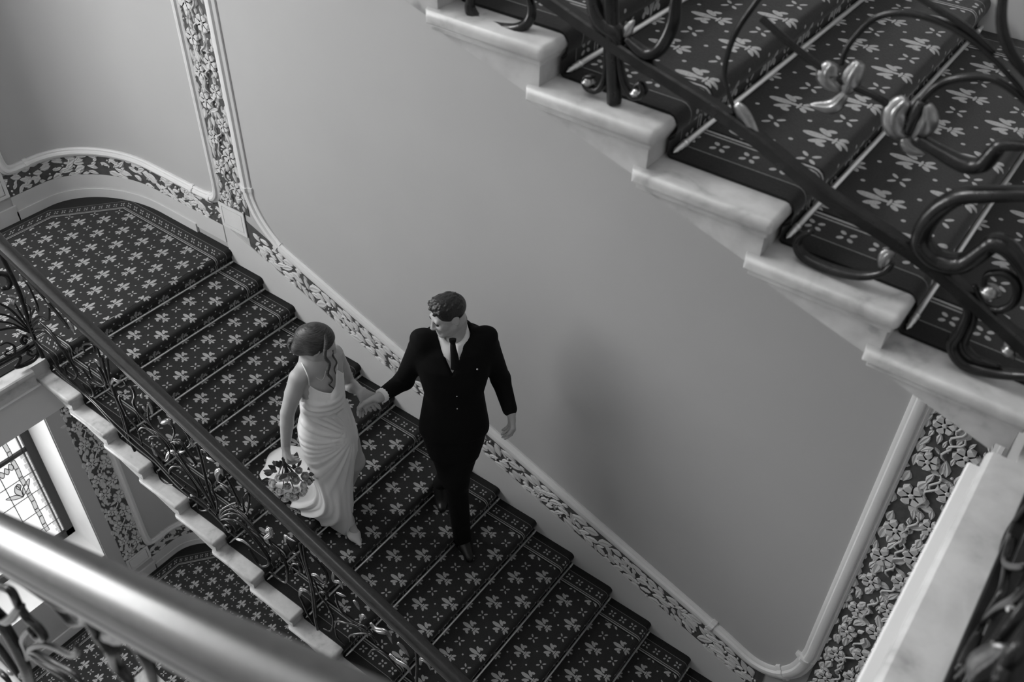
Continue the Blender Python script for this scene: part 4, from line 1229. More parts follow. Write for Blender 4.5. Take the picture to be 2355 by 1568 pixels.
# figure joints and garment sections, metres
JP = {
 'm_head': (2.2433, -0.4371, 0.8986),
 'm_neck': (2.2476, -0.4069, 0.7153),
 'm_shR': (2.1390, -0.5277, 0.7317),
 'm_shL': (2.3827, -0.3161, 0.7343),
 'm_chest': (2.2611, -0.4217, 0.5569),
 'm_waist': (2.2586, -0.4238, 0.3930),
 'm_pelvis': (2.2517, -0.4298, 0.1568),
 'm_elR': (2.0163, -0.5282, 0.4068),
 'm_elL': (2.3948, -0.2262, 0.4145),
 'm_wrL': (2.5147, -0.2942, 0.2942),
 'm_haL': (2.5419, -0.3103, 0.2363),
 'm_kneeL': (2.2881, -0.4644, -0.2339),
 'm_ankL': (2.2797, -0.4056, -0.7509),
 'm_kneeR': (2.2445, -0.4626, -0.2132),
 'm_hipR': (2.1969, -0.4774, 0.1282),
 'm_hipL': (2.3057, -0.3830, 0.1200),
 'm_toe': (2.3762, -0.4752, -0.8709),
 'm_heel': (2.2371, -0.3883, -0.8709),
 'm_rtoe': (2.0237, -0.3141, -0.7741),
 'm_rheel': (2.0097, -0.2686, -0.6741),
 'b_head': (1.7831, -0.8912, 0.7985),
 'b_neck': (1.7856, -0.8881, 0.6630),
 'b_shR': (1.7795, -1.0080, 0.6754),
 'b_shL': (1.7927, -0.7668, 0.6357),
 'b_elR': (1.7334, -1.0659, 0.4265),
 'b_wrR': (1.7286, -1.1040, 0.2143),
 'b_haR': (1.7266, -1.1225, 0.1522),
 'b_elL': (1.7798, -0.6867, 0.3559),
 'b_wrL': (1.9335, -0.7506, 0.4495),
 'b_haL': (1.9740, -0.7479, 0.4182),
 'b_chest': (1.7959, -0.8751, 0.5218),
 'b_waist': (1.7877, -0.8855, 0.3293),
 'b_hip': (1.7913, -0.8810, 0.1859),
 'b_kneeL': (1.8371, -0.7753, -0.1102),
 'b_shinL': (1.7081, -0.7285, -0.4280),
 'b_kneeR': (1.8309, -0.9114, -0.1293),
 'b_ankR': (1.8372, -0.8714, -0.5810),
 'b_toe': (1.9317, -0.8845, -0.6774),
 'b_heel': (1.7943, -0.8507, -0.6774),
 'm_wrR': (2.0107, -0.7062, 0.4199),
 'm_haR': (1.9728, -0.7297, 0.4030),
}
CAMDIR_M = (0.6556, -0.7551, 0.0)
CAMDIR_B = (0.7820, -0.6232, 0.0)
DRESS = [((1.8028, -0.8665, 0.5413), (0.062, 0.0778, -0.0033), 0.088), ((1.7956, -0.8755, 0.4763), (0.0657, 0.0824, 0.0041), 0.108), ((1.7912, -0.881, 0.394), (0.0701, 0.088, -0.0006), 0.1), ((1.7964, -0.8745, 0.3121), (0.0782, 0.0981, -0.0132), 0.098), ((1.7937, -0.878, 0.1962), (0.0912, 0.1144, -0.0318), 0.12), ((1.7909, -0.8814, 0.0848), (0.0891, 0.1118, -0.0337), 0.128), ((1.7854, -0.8883, -0.0376), (0.0771, 0.0967, -0.0469), 0.124), ((1.7847, -0.8892, -0.1627), (0.0647, 0.0812, -0.0501), 0.122), ((1.7837, -0.8905, -0.2885), (0.0561, 0.0704, -0.0662), 0.125)]
HEM = [(1.7819, -0.8062, -0.6654), (1.8244, -0.8885, -0.6654), (1.7724, -0.8983, -0.6654), (1.7213, -0.8918, -0.6654), (1.692, -0.9351, -0.6154), (1.6276, -0.9653, -0.5686), (1.5274, -0.9731, -0.5686), (1.4043, -0.9578, -0.5686), (1.3447, -0.9998, -0.4718), (1.2694, -0.9775, -0.4718), (1.2074, -0.9184, -0.4718), (1.1684, -0.8262, -0.4718), (1.1826, -0.7678, -0.4718), (1.2592, -0.6735, -0.4718), (1.3922, -0.6651, -0.4718), (1.5473, -0.6922, -0.5686), (1.6808, -0.7342, -0.6654)]
BOUQ = (1.7329, -1.1146, -0.0270)
TIE = [(2.3112, -0.4907, 0.8085), (2.325, -0.5052, 0.7803), (2.3398, -0.5123, 0.7252), (2.3436, -0.5156, 0.66)]
STRAP = [(1.8207, -1.0044, 0.6382), (1.8037, -1.0098, 0.6714), (1.7754, -1.0132, 0.6852), (1.7424, -1.0065, 0.6721)]
LOCK1 = [(1.854, -0.8584, 0.8491), (1.8811, -0.8805, 0.8261), (1.8966, -0.9093, 0.7746), (1.9137, -0.9038, 0.7396), (1.9124, -0.9215, 0.6885), (1.9221, -0.9094, 0.6459), (1.9125, -0.9214, 0.6155), (1.9232, -0.908, 0.5859)]
LOCK2 = [(1.8335, -0.8119, 0.8006), (1.8461, -0.8121, 0.7697), (1.8653, -0.8362, 0.718), (1.8887, -0.839, 0.6833), (1.8875, -0.8565, 0.6535), (1.89, -0.8534, 0.613)]
BUN = [(1.7183, -0.9243, 0.7889), (1.7077, -0.9377, 0.7653), (1.7077, -0.9377, 0.7352), (1.7088, -0.9203, 0.7151)]

# ================================================================== sculpting by distance fields
class Field:
    def __init__(s, lo, hi, h):
        s.lo = np.array(lo, float); s.h = h
        s.n = np.ceil((np.array(hi) - s.lo) / h).astype(int) + 1
        s.ax = [(s.lo[i] + np.arange(s.n[i]) * h).astype(np.float32) for i in range(3)]
        s.F = np.full(tuple(s.n), 1.0, np.float32)
    def _sub(s, lo, hi):
        a = np.clip(np.floor((np.array(lo) - s.lo) / s.h).astype(int), 0, s.n - 1)
        b = np.clip(np.ceil((np.array(hi) - s.lo) / s.h).astype(int) + 1, 1, s.n)
        sl = tuple(slice(a[i], b[i]) for i in range(3))
        x = s.ax[0][sl[0]][:, None, None]; y = s.ax[1][sl[1]][None, :, None]; z = s.ax[2][sl[2]][None, None, :]
        return sl, x, y, z
    def put(s, d, sl, k, mode):
        f = s.F[sl]
        if mode == 'add':
            if k <= 0: s.F[sl] = np.minimum(f, d); return
            h = np.clip(0.5 + 0.5 * (f - d) / k, 0, 1)
            s.F[sl] = f * (1 - h) + d * h - k * h * (1 - h)
        else:
            d = -d
            if k <= 0: s.F[sl] = np.maximum(f, d); return
            h = np.clip(0.5 - 0.5 * (f - d) / k, 0, 1)
            s.F[sl] = f * (1 - h) + d * h + k * h * (1 - h)
    def cap(s, a, b, ra, rb=None, k=0.02, mode='add'):
        rb = ra if rb is None else rb
        a = np.array(a, float); b = np.array(b, float); m = max(ra, rb) + k * 2 + 0.03
        sl, x, y, z = s._sub(np.minimum(a, b) - m, np.maximum(a, b) + m)
        ab = b - a; L = max(ab @ ab, 1e-9)
        t = np.clip(((x - a[0]) * ab[0] + (y - a[1]) * ab[1] + (z - a[2]) * ab[2]) / L, 0, 1)
        d = np.sqrt((x - a[0] - t * ab[0]) ** 2 + (y - a[1] - t * ab[1]) ** 2 + (z - a[2] - t * ab[2]) ** 2) - (ra + (rb - ra) * t)
        s.put(d, sl, k, mode); return s
    def chain(s, pts, rs, k=0.02):
        for i in range(len(pts) - 1): s.cap(pts[i], pts[i + 1], rs[i], rs[i + 1], k)
        return s
    def ell(s, c, axes, r, k=0.02, mode='add'):
        """axes: 3 unit vectors, r: 3 radii"""
        c = np.array(c, float); m = max(r) + 2 * k + 0.03
        sl, x, y, z = s._sub(c - m, c + m)
        q = 0
        for A, ri in zip(axes, r):
            q = q + (((x - c[0]) * A[0] + (y - c[1]) * A[1] + (z - c[2]) * A[2]) / ri) ** 2
        d = (np.sqrt(q) - 1) * min(r)
        s.put(d, sl, k, mode); return s
    def loft(s, levels, lat, fwd, k=0.02, p=2.3, mode='add'):
        """levels [(z, cx, cy, halfwidth, halfdepth)] from low to high"""
        Z_ = [l[0] for l in levels]; L = np.array(levels, float)
        m = max(L[:, 3].max(), L[:, 4].max()) + 2 * k + 0.03
        lo = (L[:, 1].min() - m, L[:, 2].min() - m, Z_[0] - k - 0.03); hi = (L[:, 1].max() + m, L[:, 2].max() + m, Z_[-1] + k + 0.03)
        sl, x, y, z = s._sub(lo, hi)
        zz = z[0, 0, :]
        it = [np.interp(zz, Z_, L[:, i]).astype(np.float32)[None, None, :] for i in range(1, 5)]
        u = (x - it[0]) * lat[0] + (y - it[1]) * lat[1]; v = (x - it[0]) * fwd[0] + (y - it[1]) * fwd[1]
        d = ((np.abs(u / it[2]) ** p + np.abs(v / it[3]) ** p) ** (1 / p) - 1) * np.minimum(it[2], it[3])
        d = np.maximum(d, np.maximum(Z_[0] - z, z - Z_[-1]))
        s.put(d, sl, k, mode); return s
    def mesh(s):
        """surface nets"""
        F = s.F; S = F < 0
        c = [F[i:F.shape[0] - 1 + i, j:F.shape[1] - 1 + j, k:F.shape[2] - 1 + k] for i in (0, 1) for j in (0, 1) for k in (0, 1)]
        inside = sum((q < 0).astype(np.int8) for q in c)
        act = (inside > 0) & (inside < 8)
        I, Jx, K = np.nonzero(act)
        cv = [q[I, Jx, K] for q in c]
        pos = np.zeros((len(I), 3)); cnt = np.zeros(len(I))
        off = [np.array((i, j, k), float) for i in (0, 1) for j in (0, 1) for k in (0, 1)]
        for a in range(8):
            for b in range(a + 1, 8):
                if np.abs(off[a] - off[b]).sum() == 1:
                    m = (cv[a] < 0) != (cv[b] < 0)
                    t = np.where(m, cv[a] / np.where(m, cv[a] - cv[b], 1), 0)
                    pos[m] += (off[a] + t[:, None] * (off[b] - off[a]))[m]; cnt[m] += 1
        pos = pos / cnt[:, None] + np.stack([I, Jx, K], 1)
        V = s.lo + pos * s.h
        idx = np.full(act.shape, -1, np.int64); idx[I, Jx, K] = np.arange(len(I))
        quads = []
        for axis in range(3):
            sl0 = [slice(None)] * 3; sl1 = [slice(None)] * 3
            sl0[axis] = slice(0, -1); sl1[axis] = slice(1, None)
            ch = S[tuple(sl0)] != S[tuple(sl1)]
            p_ = np.array(np.nonzero(ch)).T
            o1, o2 = [(1, 2), (2, 0), (0, 1)][axis]
            ok = (p_[:, o1] > 0) & (p_[:, o2] > 0) & (p_[:, o1] < S.shape[o1] - 1) & (p_[:, o2] < S.shape[o2] - 1)
            p_ = p_[ok]
            e1 = np.zeros(3, int); e1[o1] = 1; e2 = np.zeros(3, int); e2[o2] = 1
            q = [p_ - e1 - e2, p_ - e2, p_, p_ - e1]
            q = np.stack([idx[w_[:, 0], w_[:, 1], w_[:, 2]] for w_ in q], 1)
            fl = S[p_[:, 0], p_[:, 1], p_[:, 2]]
            q[~fl] = q[~fl][:, ::-1]
            quads.append(q)
        Q = np.concatenate(quads); Q = Q[(Q >= 0).all(1)]
        return V, Q

def field_object(name, fields, mat, parent=None, smooth_it=1):
    V = []; Q = []; n = 0
    for f in fields:
        v, q = f.mesh()
        V.append(v); Q.append(q + n); n += len(v)
    V = np.concatenate(V); Q = np.concatenate(Q)
    for _ in range(smooth_it):            # light relaxation
        acc = np.zeros_like(V); cn = np.zeros(len(V))
        for a, b in ((0, 1), (1, 2), (2, 3), (3, 0)):
            np.add.at(acc, Q[:, a], V[Q[:, b]]); np.add.at(acc, Q[:, b], V[Q[:, a]])
            np.add.at(cn, Q[:, a], 1); np.add.at(cn, Q[:, b], 1)
        V = V * 0.5 + 0.5 * acc / np.maximum(cn, 1)[:, None]
    me = bpy.data.meshes.new(name)
    me.vertices.add(len(V)); me.vertices.foreach_set('co', V.astype(np.float32).ravel())
    me.loops.add(len(Q) * 4); me.loops.foreach_set('vertex_index', Q.astype(np.int32).ravel())
    me.polygons.add(len(Q)); me.polygons.foreach_set('loop_start', np.arange(0, len(Q) * 4, 4, dtype=np.int32))
    me.update(calc_edges=True); me.validate()
    me.polygons.foreach_set('use_smooth', np.ones(len(me.polygons), bool))
    return link_mesh(name, me, mat, parent)

def nv(v):
    v = np.array(v, float); return v / np.linalg.norm(v)
def J_(n): return np.array(JP[n], float)
UP = np.array((0, 0, 1.0))

class Head:
    """local frame: x to the figure's left, y forward, z up, origin mid head"""
    def __init__(s, c, f, tilt, scale=1.0, roll=0.0):
        f = nv(f); left = nv(np.cross(UP, f))
        y = nv(f * math.cos(tilt) - UP * math.sin(tilt)); z = nv(np.cross(y, left))
        if roll:
            left, z = nv(left * math.cos(roll) + z * math.sin(roll)), nv(z * math.cos(roll) - left * math.sin(roll))
        s.c = np.array(c, float); s.x, s.y, s.z = left, y, z; s.k = scale
        s.axes = (s.x, s.y, s.z)
    def p(s, a, b, c): return s.c + s.k * (s.x * a + s.y * b + s.z * c)
    def build(s, F):
        k = s.k
        def e(c, r, kk=0.014, mode='add'): F.ell(s.p(*c), s.axes, [q * k for q in r], kk, mode)
        def cp(a, b, ra, rb=None, kk=0.012, mode='add'): F.cap(s.p(*a), s.p(*b), ra * k, (rb or ra) * k, kk, mode)
        e((0, -0.015, 0.035), (0.075, 0.095, 0.083), 0.0)
        e((0, 0.022, -0.045), (0.057, 0.070, 0.078), 0.03)
        for q in (-1, 1):
            cp((q * 0.046, -0.005, -0.058), (q * 0.016, 0.066, -0.098), 0.024, 0.018, 0.02)
            e((q * 0.036, 0.066, -0.022), (0.024, 0.022, 0.024), 0.02)
        cp((-0.010, 0.074, -0.100), (0.010, 0.074, -0.100), 0.019, None, 0.018)
        cp((-0.034, 0.080, 0.020), (0.034, 0.080, 0.020), 0.013, None, 0.014)
        cp((0, 0.092, 0.008), (0, 0.110, -0.034), 0.009, 0.0125, 0.010)
        for q in (-1, 1): e((q * 0.011, 0.100, -0.036), (0.009, 0.011, 0.008), 0.008)
        for q in (-1, 1): e((q * 0.031, 0.100, 0.000), (0.017, 0.018, 0.011), 0.010, 'sub')
        cp((-0.018, 0.090, -0.0615), (0.018, 0.090, -0.0615), 0.0075, None, 0.006)
        cp((-0.016, 0.088, -0.0735), (0.016, 0.088, -0.0735), 0.0085, None, 0.006)
        cp((-0.022, 0.100, -0.0675), (0.022, 0.100, -0.0675), 0.003, None, 0.005, 'sub')
        for q in (-1, 1):
            ax = (nv(s.x * 0.9 - s.y * 0.4 * q * 0), s.y, s.z)
            F.ell(s.p(q * 0.077, -0.012, -0.004), ax, [0.009 * k, 0.019 * k, 0.032 * k], 0.008)
            F.ell(s.p(q * 0.088, -0.006, 0.000), ax, [0.007 * k, 0.010 * k, 0.018 * k], 0.006, 'sub')

def hand(F, w, d, n, th, curl=0.5, sc=1.0, spread=0.0, thumb_curl=0.3, curls=None):
    """w wrist, d direction of the fingers, n back-of-hand normal, th direction of the thumb side"""
    d = nv(d); n = nv(np.array(n) - d * np.dot(n, d)); s_ = nv(np.cross(d, n))
    if np.dot(s_, th) < 0: s_ = -s_
    roots = [0.030, 0.011, -0.009, -0.027]; lens = [0.070, 0.079, 0.074, 0.058]
    base = np.array(w)
    for r_ in roots:
        F.cap(base + s_ * r_ * 0.55 * sc, base + (d * 0.088 + s_ * r_) * sc, 0.0135 * sc, 0.0115 * sc, 0.012)
    for i, (r_, L) in enumerate(zip(roots, lens)):
        p0 = base + (d * 0.088 + s_ * r_) * sc
        cu = curl if curls is None else curls[i]
        dirv = nv(d + s_ * spread * (r_ / 0.03))
        rad = [0.0095, 0.0088, 0.0082, 0.0068]
        fr = [0.45, 0.31, 0.24]
        for j in range(3):
            ang = cu * (0.7, 1.1, 0.8)[j]
            c_, s2 = math.cos(ang), math.sin(ang)
            nn = n
            dirv, n2 = nv(dirv * c_ - nn * s2), nv(nn * c_ + dirv * s2)
            n = n2 if False else n
            # rotate in the plane of dirv and the palm normal
            p1 = p0 + dirv * L * fr[j] * sc
            F.cap(p0, p1, rad[j] * sc, rad[j + 1] * sc, 0.003)
            p0 = p1
    p0 = base + (d * 0.022 + s_ * 0.024) * sc
    p1 = p0 + (d * 0.034 + s_ * 0.026 - n * 0.010) * sc
    p2 = p1 + nv(d * 0.9 + s_ * (0.3 - thumb_curl) - n * thumb_curl) * 0.032 * sc
    p3 = p2 + nv(d * 0.9 + s_ * (0.05 - thumb_curl) - n * thumb_curl * 1.2) * 0.026 * sc
    F.cap(p0, p1, 0.015 * sc, 0.0115 * sc, 0.010); F.cap(p1, p2, 0.0112 * sc, 0.0098 * sc, 0.004); F.cap(p2, p3, 0.0098 * sc, 0.0075 * sc, 0.004)

# hair materials: fine strands as stretched noise
def m_hair(name, v, dirv, contrast=0.5):
    m, nt, b = new_mat(name)
    tc = nt.nodes.new('ShaderNodeTexCoord'); mp = nt.nodes.new('ShaderNodeMapping')
    mp.inputs['Scale'].default_value = dirv
    n = nt.nodes.new('ShaderNodeTexNoise'); n.inputs['Scale'].default_value = 1.0; n.inputs['Detail'].default_value = 4
    r = nt.nodes.new('ShaderNodeMapRange'); r.inputs['From Min'].default_value = 0.3; r.inputs['From Max'].default_value = 0.7
    r.inputs['To Min'].default_value = v * (1 - contrast); r.inputs['To Max'].default_value = v * (1 + contrast * 1.6)
    nt.links.new(tc.outputs['Object'], mp.inputs[0]); nt.links.new(mp.outputs[0], n.inputs['Vector']); nt.links.new(n.outputs['Fac'], r.inputs[0])
    nt.links.new(r.outputs[0], b.inputs['Base Color'])
    bp = nt.nodes.new('ShaderNodeBump'); bp.inputs['Strength'].default_value = 0.6; bp.inputs['Distance'].default_value = 0.004
    nt.links.new(n.outputs['Fac'], bp.inputs['Height']); nt.links.new(bp.outputs[0], b.inputs['Normal'])
    b.inputs['Roughness'].default_value = 0.42
    return m
M['hair_m'] = m_hair('dark_short_hair', 0.018, (120, 120, 90))
M['hair_b'] = m_hair('brown_swept_hair', 0.040, (40, 40, 330), 0.65)

# ================================================================== the man
cM = np.array(CAMDIR_M); latM = nv(np.cross(UP, cM))            # facing the photographer; latM = his left
bodyM = Field((1.82, -0.98, -0.92), (2.68, -0.12, 0.86), 0.0065)
fm = cM
shR, shL, elR, elL, wrR, wrL = (J_('m_' + q) for q in ('shR', 'shL', 'elR', 'elL', 'wrR', 'wrL'))
hipR, hipL, knR, knL, anL = (J_('m_' + q) for q in ('hipR', 'hipL', 'kneeR', 'kneeL', 'ankL'))
heelL, toeL = J_('m_heel'), J_('m_toe')
anL = heelL + np.array((0.035, -0.02, 0.085))
anR = np.array((2.000, -0.275, -0.640)); toeR = np.array((2.075, -0.355, -0.745)); heelR = anR + np.array((-0.02, 0.03, -0.04))
nk = J_('m_neck'); pv = J_('m_pelvis'); ch = J_('m_chest')
def lv(z, w_, d_, f_=0.0):
    t = (z - pv[2]) / (nk[2] - pv[2])
    c_ = pv + (nk - pv) * t
    return (z, c_[0] + fm[0] * f_, c_[1] + fm[1] * f_, w_, d_)
bodyM.loft([lv(0.05, .13, .09), lv(.15, .140, .10), lv(.38, .122, .085), lv(.58, .165, .095), lv(.70, .15, .08), lv(.76, .07, .06)], latM, fm, 0.03)
for a, b, c_ in ((shR, elR, wrR), (shL, elL, wrL)):
    bodyM.chain([a, b, c_], [0.042, 0.034, 0.025], 0.02)
bodyM.chain([hipL, knL, anL + (knL - anL) * 0.08], [0.075, 0.048, 0.034], 0.03); bodyM.chain([hipR, knR, anR + (knR - anR) * 0.15], [0.075, 0.048, 0.034], 0.03)

HM = Head(J_('m_head') + np.array((0.0, 0.0, -0.002)), (-0.42, -0.91, 0), 0.26, 0.85)
bodyM.cap(HM.p(0, -0.03, -0.06), nk + UP * 0.0 - fm * 0.01, 0.054, 0.060, 0.02)
headM = Field(HM.c - 0.14, HM.c + 0.14, 0.0032)
HM.build(headM)
headM.cap(HM.p(0, -0.03, -0.06), nk + UP * 0.02 - fm * 0.01, 0.052, 0.056, 0.02)
# hands on a fine grid
haR = J_('m_haR'); haL = J_('m_haL')
hl = Field(wrL - 0.14, wrL + 0.16, 0.004)
hl.cap(elL + (wrL - elL) * 0.75, wrL, 0.030, 0.026, 0.01)
hand(hl, wrL, (haL - wrL) * 0.6 - UP * 0.06 - fm * 0.01, latM * 0.9 - fm * 0.25, fm, 0.75, 1.0, 0.0, 0.45)
hr = Field(wrR - 0.16, wrR + 0.16, 0.004)
hr.cap(elR + (wrR - elR) * 0.7, wrR, 0.030, 0.026, 0.01)
hand(hr, wrR, haR - wrR - UP * 0.012, UP * 0.5 - fm * 0.6, UP * 1.0 + fm * 0.2, 0.85, 0.98, 0.0, 0.3)
man = field_object('person', [bodyM, headM, hl, hr], M['skin'], None, 1)
tag(man, 'man in black three-piece suit holding the bride\'s hand, head turned to her', 'person')

# jacket with the deep V over waistcoat and shirt
jk = Field((1.86, -0.95, -0.02), (2.64, -0.12, 0.86), 0.006)
jk.loft([lv(0.150, .182, .122, .012), lv(.17, .182, .124, .012), lv(.26, .168, .116, .012), lv(.40, .147, .112, .012), lv(.52, .170, .124, .015), lv(.62, .184, .126, .012), lv(.70, .188, .108, .0), lv(.755, .135, .080, -.012), lv(.775, .075, .055, -.03)], latM, fm, 0.02, 2.4)
for a, b, c_ in ((shR, elR, wrR), (shL, elL, wrL)):
    e_ = c_ + (b - c_) * (0.24 if b is elR else 0.12)
    a2 = a - nv((a - nk) * np.array((1, 1, 0))) * 0.014
    jk.cap(a2 + UP * 0.006, b, 0.058, 0.049, 0.03); jk.cap(b, e_, 0.049, 0.038, 0.02)
    sd = nv((a - nk) * np.array((1, 1, 0)))
    jk.cap(a2 + UP * 0.030 + sd * 0.022, nk + UP * 0.026 + sd * 0.085 - fm * 0.015, 0.036, 0.036, 0.02)
    jk.cap(a2 + UP * 0.0, nk + sd * 0.08, 0.048, 0.05, 0.03)
# collar of the jacket standing round the neck
for i in range(12):
    a0, a1 = [math.radians(15 + 150 * (i + q) / 12) for q in (0, 1)]
    p0, p1 = [nk + latM * math.cos(a) * 0.082 - fm * (math.sin(a) * 0.080 - 0.004) + UP * (0.030 + 0.030 * math.sin(a)) for a in (a0, a1)]
    jk.cap(p0, p1, 0.020, 0.020, 0.015)
# V opening
sl, x_, y_, z_ = jk._sub(np.array((2.0, -0.85, 0.50)), np.array((2.6, -0.2, 0.86)))
u_ = (x_ - nk[0]) * latM[0] + (y_ - nk[1]) * latM[1] + 0.012
v_ = (x_ - nk[0]) * fm[0] + (y_ - nk[1]) * fm[1]
hw = np.clip((z_ - 0.612) / 0.14, -1, 1.25) * 0.056
dV = np.maximum(np.abs(u_) - hw, 0.035 - v_)
jk.put(dV.astype(np.float32), sl, 0.006, 'sub')
dN = np.sqrt((x_ - nk[0]) ** 2 + (y_ - nk[1]) ** 2) - 0.080       # neck hole
dN = np.maximum(dN, 0.715 - z_ + v_ * 0.3)
jk.put(dN.astype(np.float32), sl, 0.006, 'sub')
field_object('jacket', [jk], M['suit'], man, 1)
# trousers
tr = Field((1.90, -0.66, -0.88), (2.50, -0.14, 0.20), 0.0065)
tr.loft([lv(-0.04, .130, .100), lv(.05, .150, .110), lv(.18, .150, .110)], latM, fm, 0.03)
tr.chain([hipL + UP * 0.0, knL, anL - UP * 0.040 + fm * 0.006], [0.094, 0.064, 0.050], 0.03)
tr.chain([hipR + UP * 0.0, knR, anR], [0.094, 0.064, 0.046], 0.03)
field_object('trousers', [tr], M['suit'], man, 1)
# shirt: body under the jacket, collar leaves and cuffs
st = Field((2.02, -0.68, 0.45), (2.50, -0.18, 0.82), 0.005)
st.loft([lv(0.48, .150, .104, .012), lv(.60, .172, .112, .010), lv(.685, .150, .096, .0), lv(.725, .070, .060, -.012)], latM, fm, 0.015)
field_object('shirt', [st], M['shirt'], man, 1)
mb = MB(); rg = []
for i in range(41):
    a = -math.pi * 0.5 + 0.10 + (2 * math.pi - 0.20) * i / 40      # gap at the front
    ca, sa = math.cos(a + math.pi), math.sin(a + math.pi)
    fr_ = sa if False else 0
    dirv = latM * math.cos(a + math.pi) + fm * (-math.sin(a + math.pi)) * -1
    front = max(0.0, float(np.dot(dirv, fm)))
    top = nk + UP * (0.100 - 0.062 * front) + dirv * (0.058 + 0.012 * front) - fm * 0.004
    out_ = nk + UP * (0.090 - 0.066 * front) + dirv * (0.066 + 0.020 * front) - fm * 0.004
    low = nk + UP * (0.030 - 0.062 * front ** 4) + dirv * (0.078 + 0.040 * front) - fm * 0.004
    rg += [tuple(top), tuple(out_), tuple(low)]
mb.add(rg, [(3 * i + j, 3 * i + 3 + j, 3 * i + 4 + j, 3 * i + 1 + j) for i in range(40) for j in (0, 1)])
col_ = mb.build('shirt_collar', M['shirt'], man, smooth=True)
sm = col_.modifiers.new('thickness', 'SOLIDIFY'); sm.thickness = 0.004
for a, b, nm in ((elR, wrR, 'shirt_cuff'),):
    d_ = nv(b - a)
    l0, l1 = (0.060, 0.012) if b is wrR else (0.03, 0.016)
    MB().tube([b - d_ * l0, b - d_ * (l0 - 0.004), b - d_ * l1], [0.034, 0.0360, 0.0375], 14).build(nm, M['shirt'], man, smooth=True)
# tie: knot and blade
tp = [np.array(q) for q in TIE]
mb = MB(); V_ = []
wd = [0.010, 0.014, 0.019, 0.022]
P_ = catmull([tuple(q) for q in tp], 4); Wd = catmull([(q,) for q in wd], 4)
for q, w_ in zip(P_, Wd):
    q = np.array(q); w_ = w_[0]
    for e_, o_ in ((-1, -0.004), (-0.5, 0.004), (0.5, 0.004), (1, -0.004)): V_.append(tuple(q + latM * w_ * e_ + fm * o_))
mb.add(V_, [(4 * i + j, 4 * i + j + 1, 4 * i + 5 + j, 4 * i + 4 + j) for i in range(len(P_) - 1) for j in range(3)])
tie = mb.build('tie', M['tie'], man, smooth=True)
MB().tube([tuple(tp[0] + fm * 0.006 + UP * 0.016), tuple(tp[0] + fm * 0.008), tuple(tp[0] + fm * 0.008 - UP * 0.016)], [0.017, 0.0155, 0.0095], 8, flat=0.6, up=Vector(fm)).build('tie_knot', M['tie'], tie, auto=50)
MB().sphere(tuple(ch + latM * 0.105 + fm * 0.108 + UP * 0.085), 0.0045, 8, 6).build('lapel_pin', M['rod'], man, smooth=True)
for dz in (0.0, -0.085):
    MB().sphere(tuple(ch + fm * 0.140 + UP * (dz - 0.06) + latM * 0.005), 0.0032, 8, 6).build('button', M['rod'], man, smooth=True)
# hair, ears are part of the head; brows and eyes
hf = Field(HM.c - 0.15, HM.c + 0.15, 0.0036)
kk = HM.k
def he(c, r, k_=0.0, mode='add'): hf.ell(HM.p(*c), HM.axes, [q * kk for q in r], k_, mode)
he((0, -0.017, 0.040), (0.0785, 0.098, 0.084))
he((0, 0.020, 0.088), (0.060, 0.062, 0.040), 0.02)
he((0, 0.112, -0.030), (0.12, 0.064, 0.118), 0.006, 'sub')
he((0, 0.150, 0.030), (0.12, 0.080, 0.090), 0.006, 'sub')
for q in (-1, 1):
    he((q * 0.105, 0.02, -0.075), (0.050, 0.105, 0.082), 0.010, 'sub')
he((0, -0.06, -0.125), (0.12, 0.10, 0.078), 0.010, 'sub')
rs = np.random.RandomState(3)
for _ in range(150):       # short cropped waves on top
    a, b = rs.uniform(-1, 1, 2)
    q = np.array((a * 0.062, -0.012 + b * 0.078, 0.0))
    ins = 1 - (q[0] / 0.080) ** 2 - ((q[1] + 0.016) / 0.102) ** 2
    if ins < 0.08: continue
    zz = 0.040 + 0.085 * math.sqrt(ins) + (0.008 if q[1] > 0.0 else 0.0)
    d2 = rs.uniform(-.014, .014)
    hf.cap(HM.p(q[0], q[1], zz - 0.002), HM.p(q[0] + d2, q[1] + 0.022, zz + rs.uniform(-0.002, 0.004)), 0.0055, 0.0040, 0.005)
field_object('hair', [hf], M['hair_m'], man, 1)
M['eye'] = simple('eye', 0.02, 0.2)
for q in (-1, 1):
    MB().sphere(tuple(HM.p(q * 0.031, 0.083, -0.001)), (0.0098, 0.0098, 0.0065), 10, 8).build('eye', M['eye'], man, smooth=True)
    MB().tube([tuple(HM.p(q * t, y, z)) for t, y, z in ((0.014, 0.094, 0.017), (0.030, 0.095, 0.021), (0.046, 0.084, 0.015))], [0.0025, 0.0032, 0.002], 6).build('eyebrow', M['hair_m'], man, smooth=True)
# shoes
def shoe(name, heel, toe, mat, parent, lift=0.0, h=0.05, w=0.036, point=False):
    f = Field(np.minimum(heel, toe) - 0.09, np.maximum(heel, toe) + 0.12, 0.0045)
    d_ = nv((toe - heel) * np.array((1, 1, 0))); s_ = nv(np.cross(UP, d_))
    L = np.linalg.norm(toe - heel)
    z0 = UP * (0.026)
    dz = (toe - heel)
    f.cap(heel + d_ * 0.03 + z0, heel + dz * 0.55 + z0, w * 0.86, w, 0.02)
    f.cap(heel + dz * 0.55 + z0, toe - d_ * 0.02 + UP * 0.020, w, w * (0.35 if point else 0.72), 0.02)
    f.cap(heel + d_ * 0.035 + z0, heel + d_ * 0.045 + UP * (h + 0.025), w * 0.85, w * 0.80, 0.02)
    f.F = np.maximum(f.F, np.broadcast_to((min(heel[2], toe[2]) + 0.001 - f.ax[2])[None, None, :], f.F.shape)) if lift == 0 else f.F
    return field_object(name, [f], mat, parent, 1)
shoe('shoe', heelL + np.array((-0.03, 0.02, CT)), toeL + np.array((0.02, -0.012, CT)), M['shoe_black'], man)
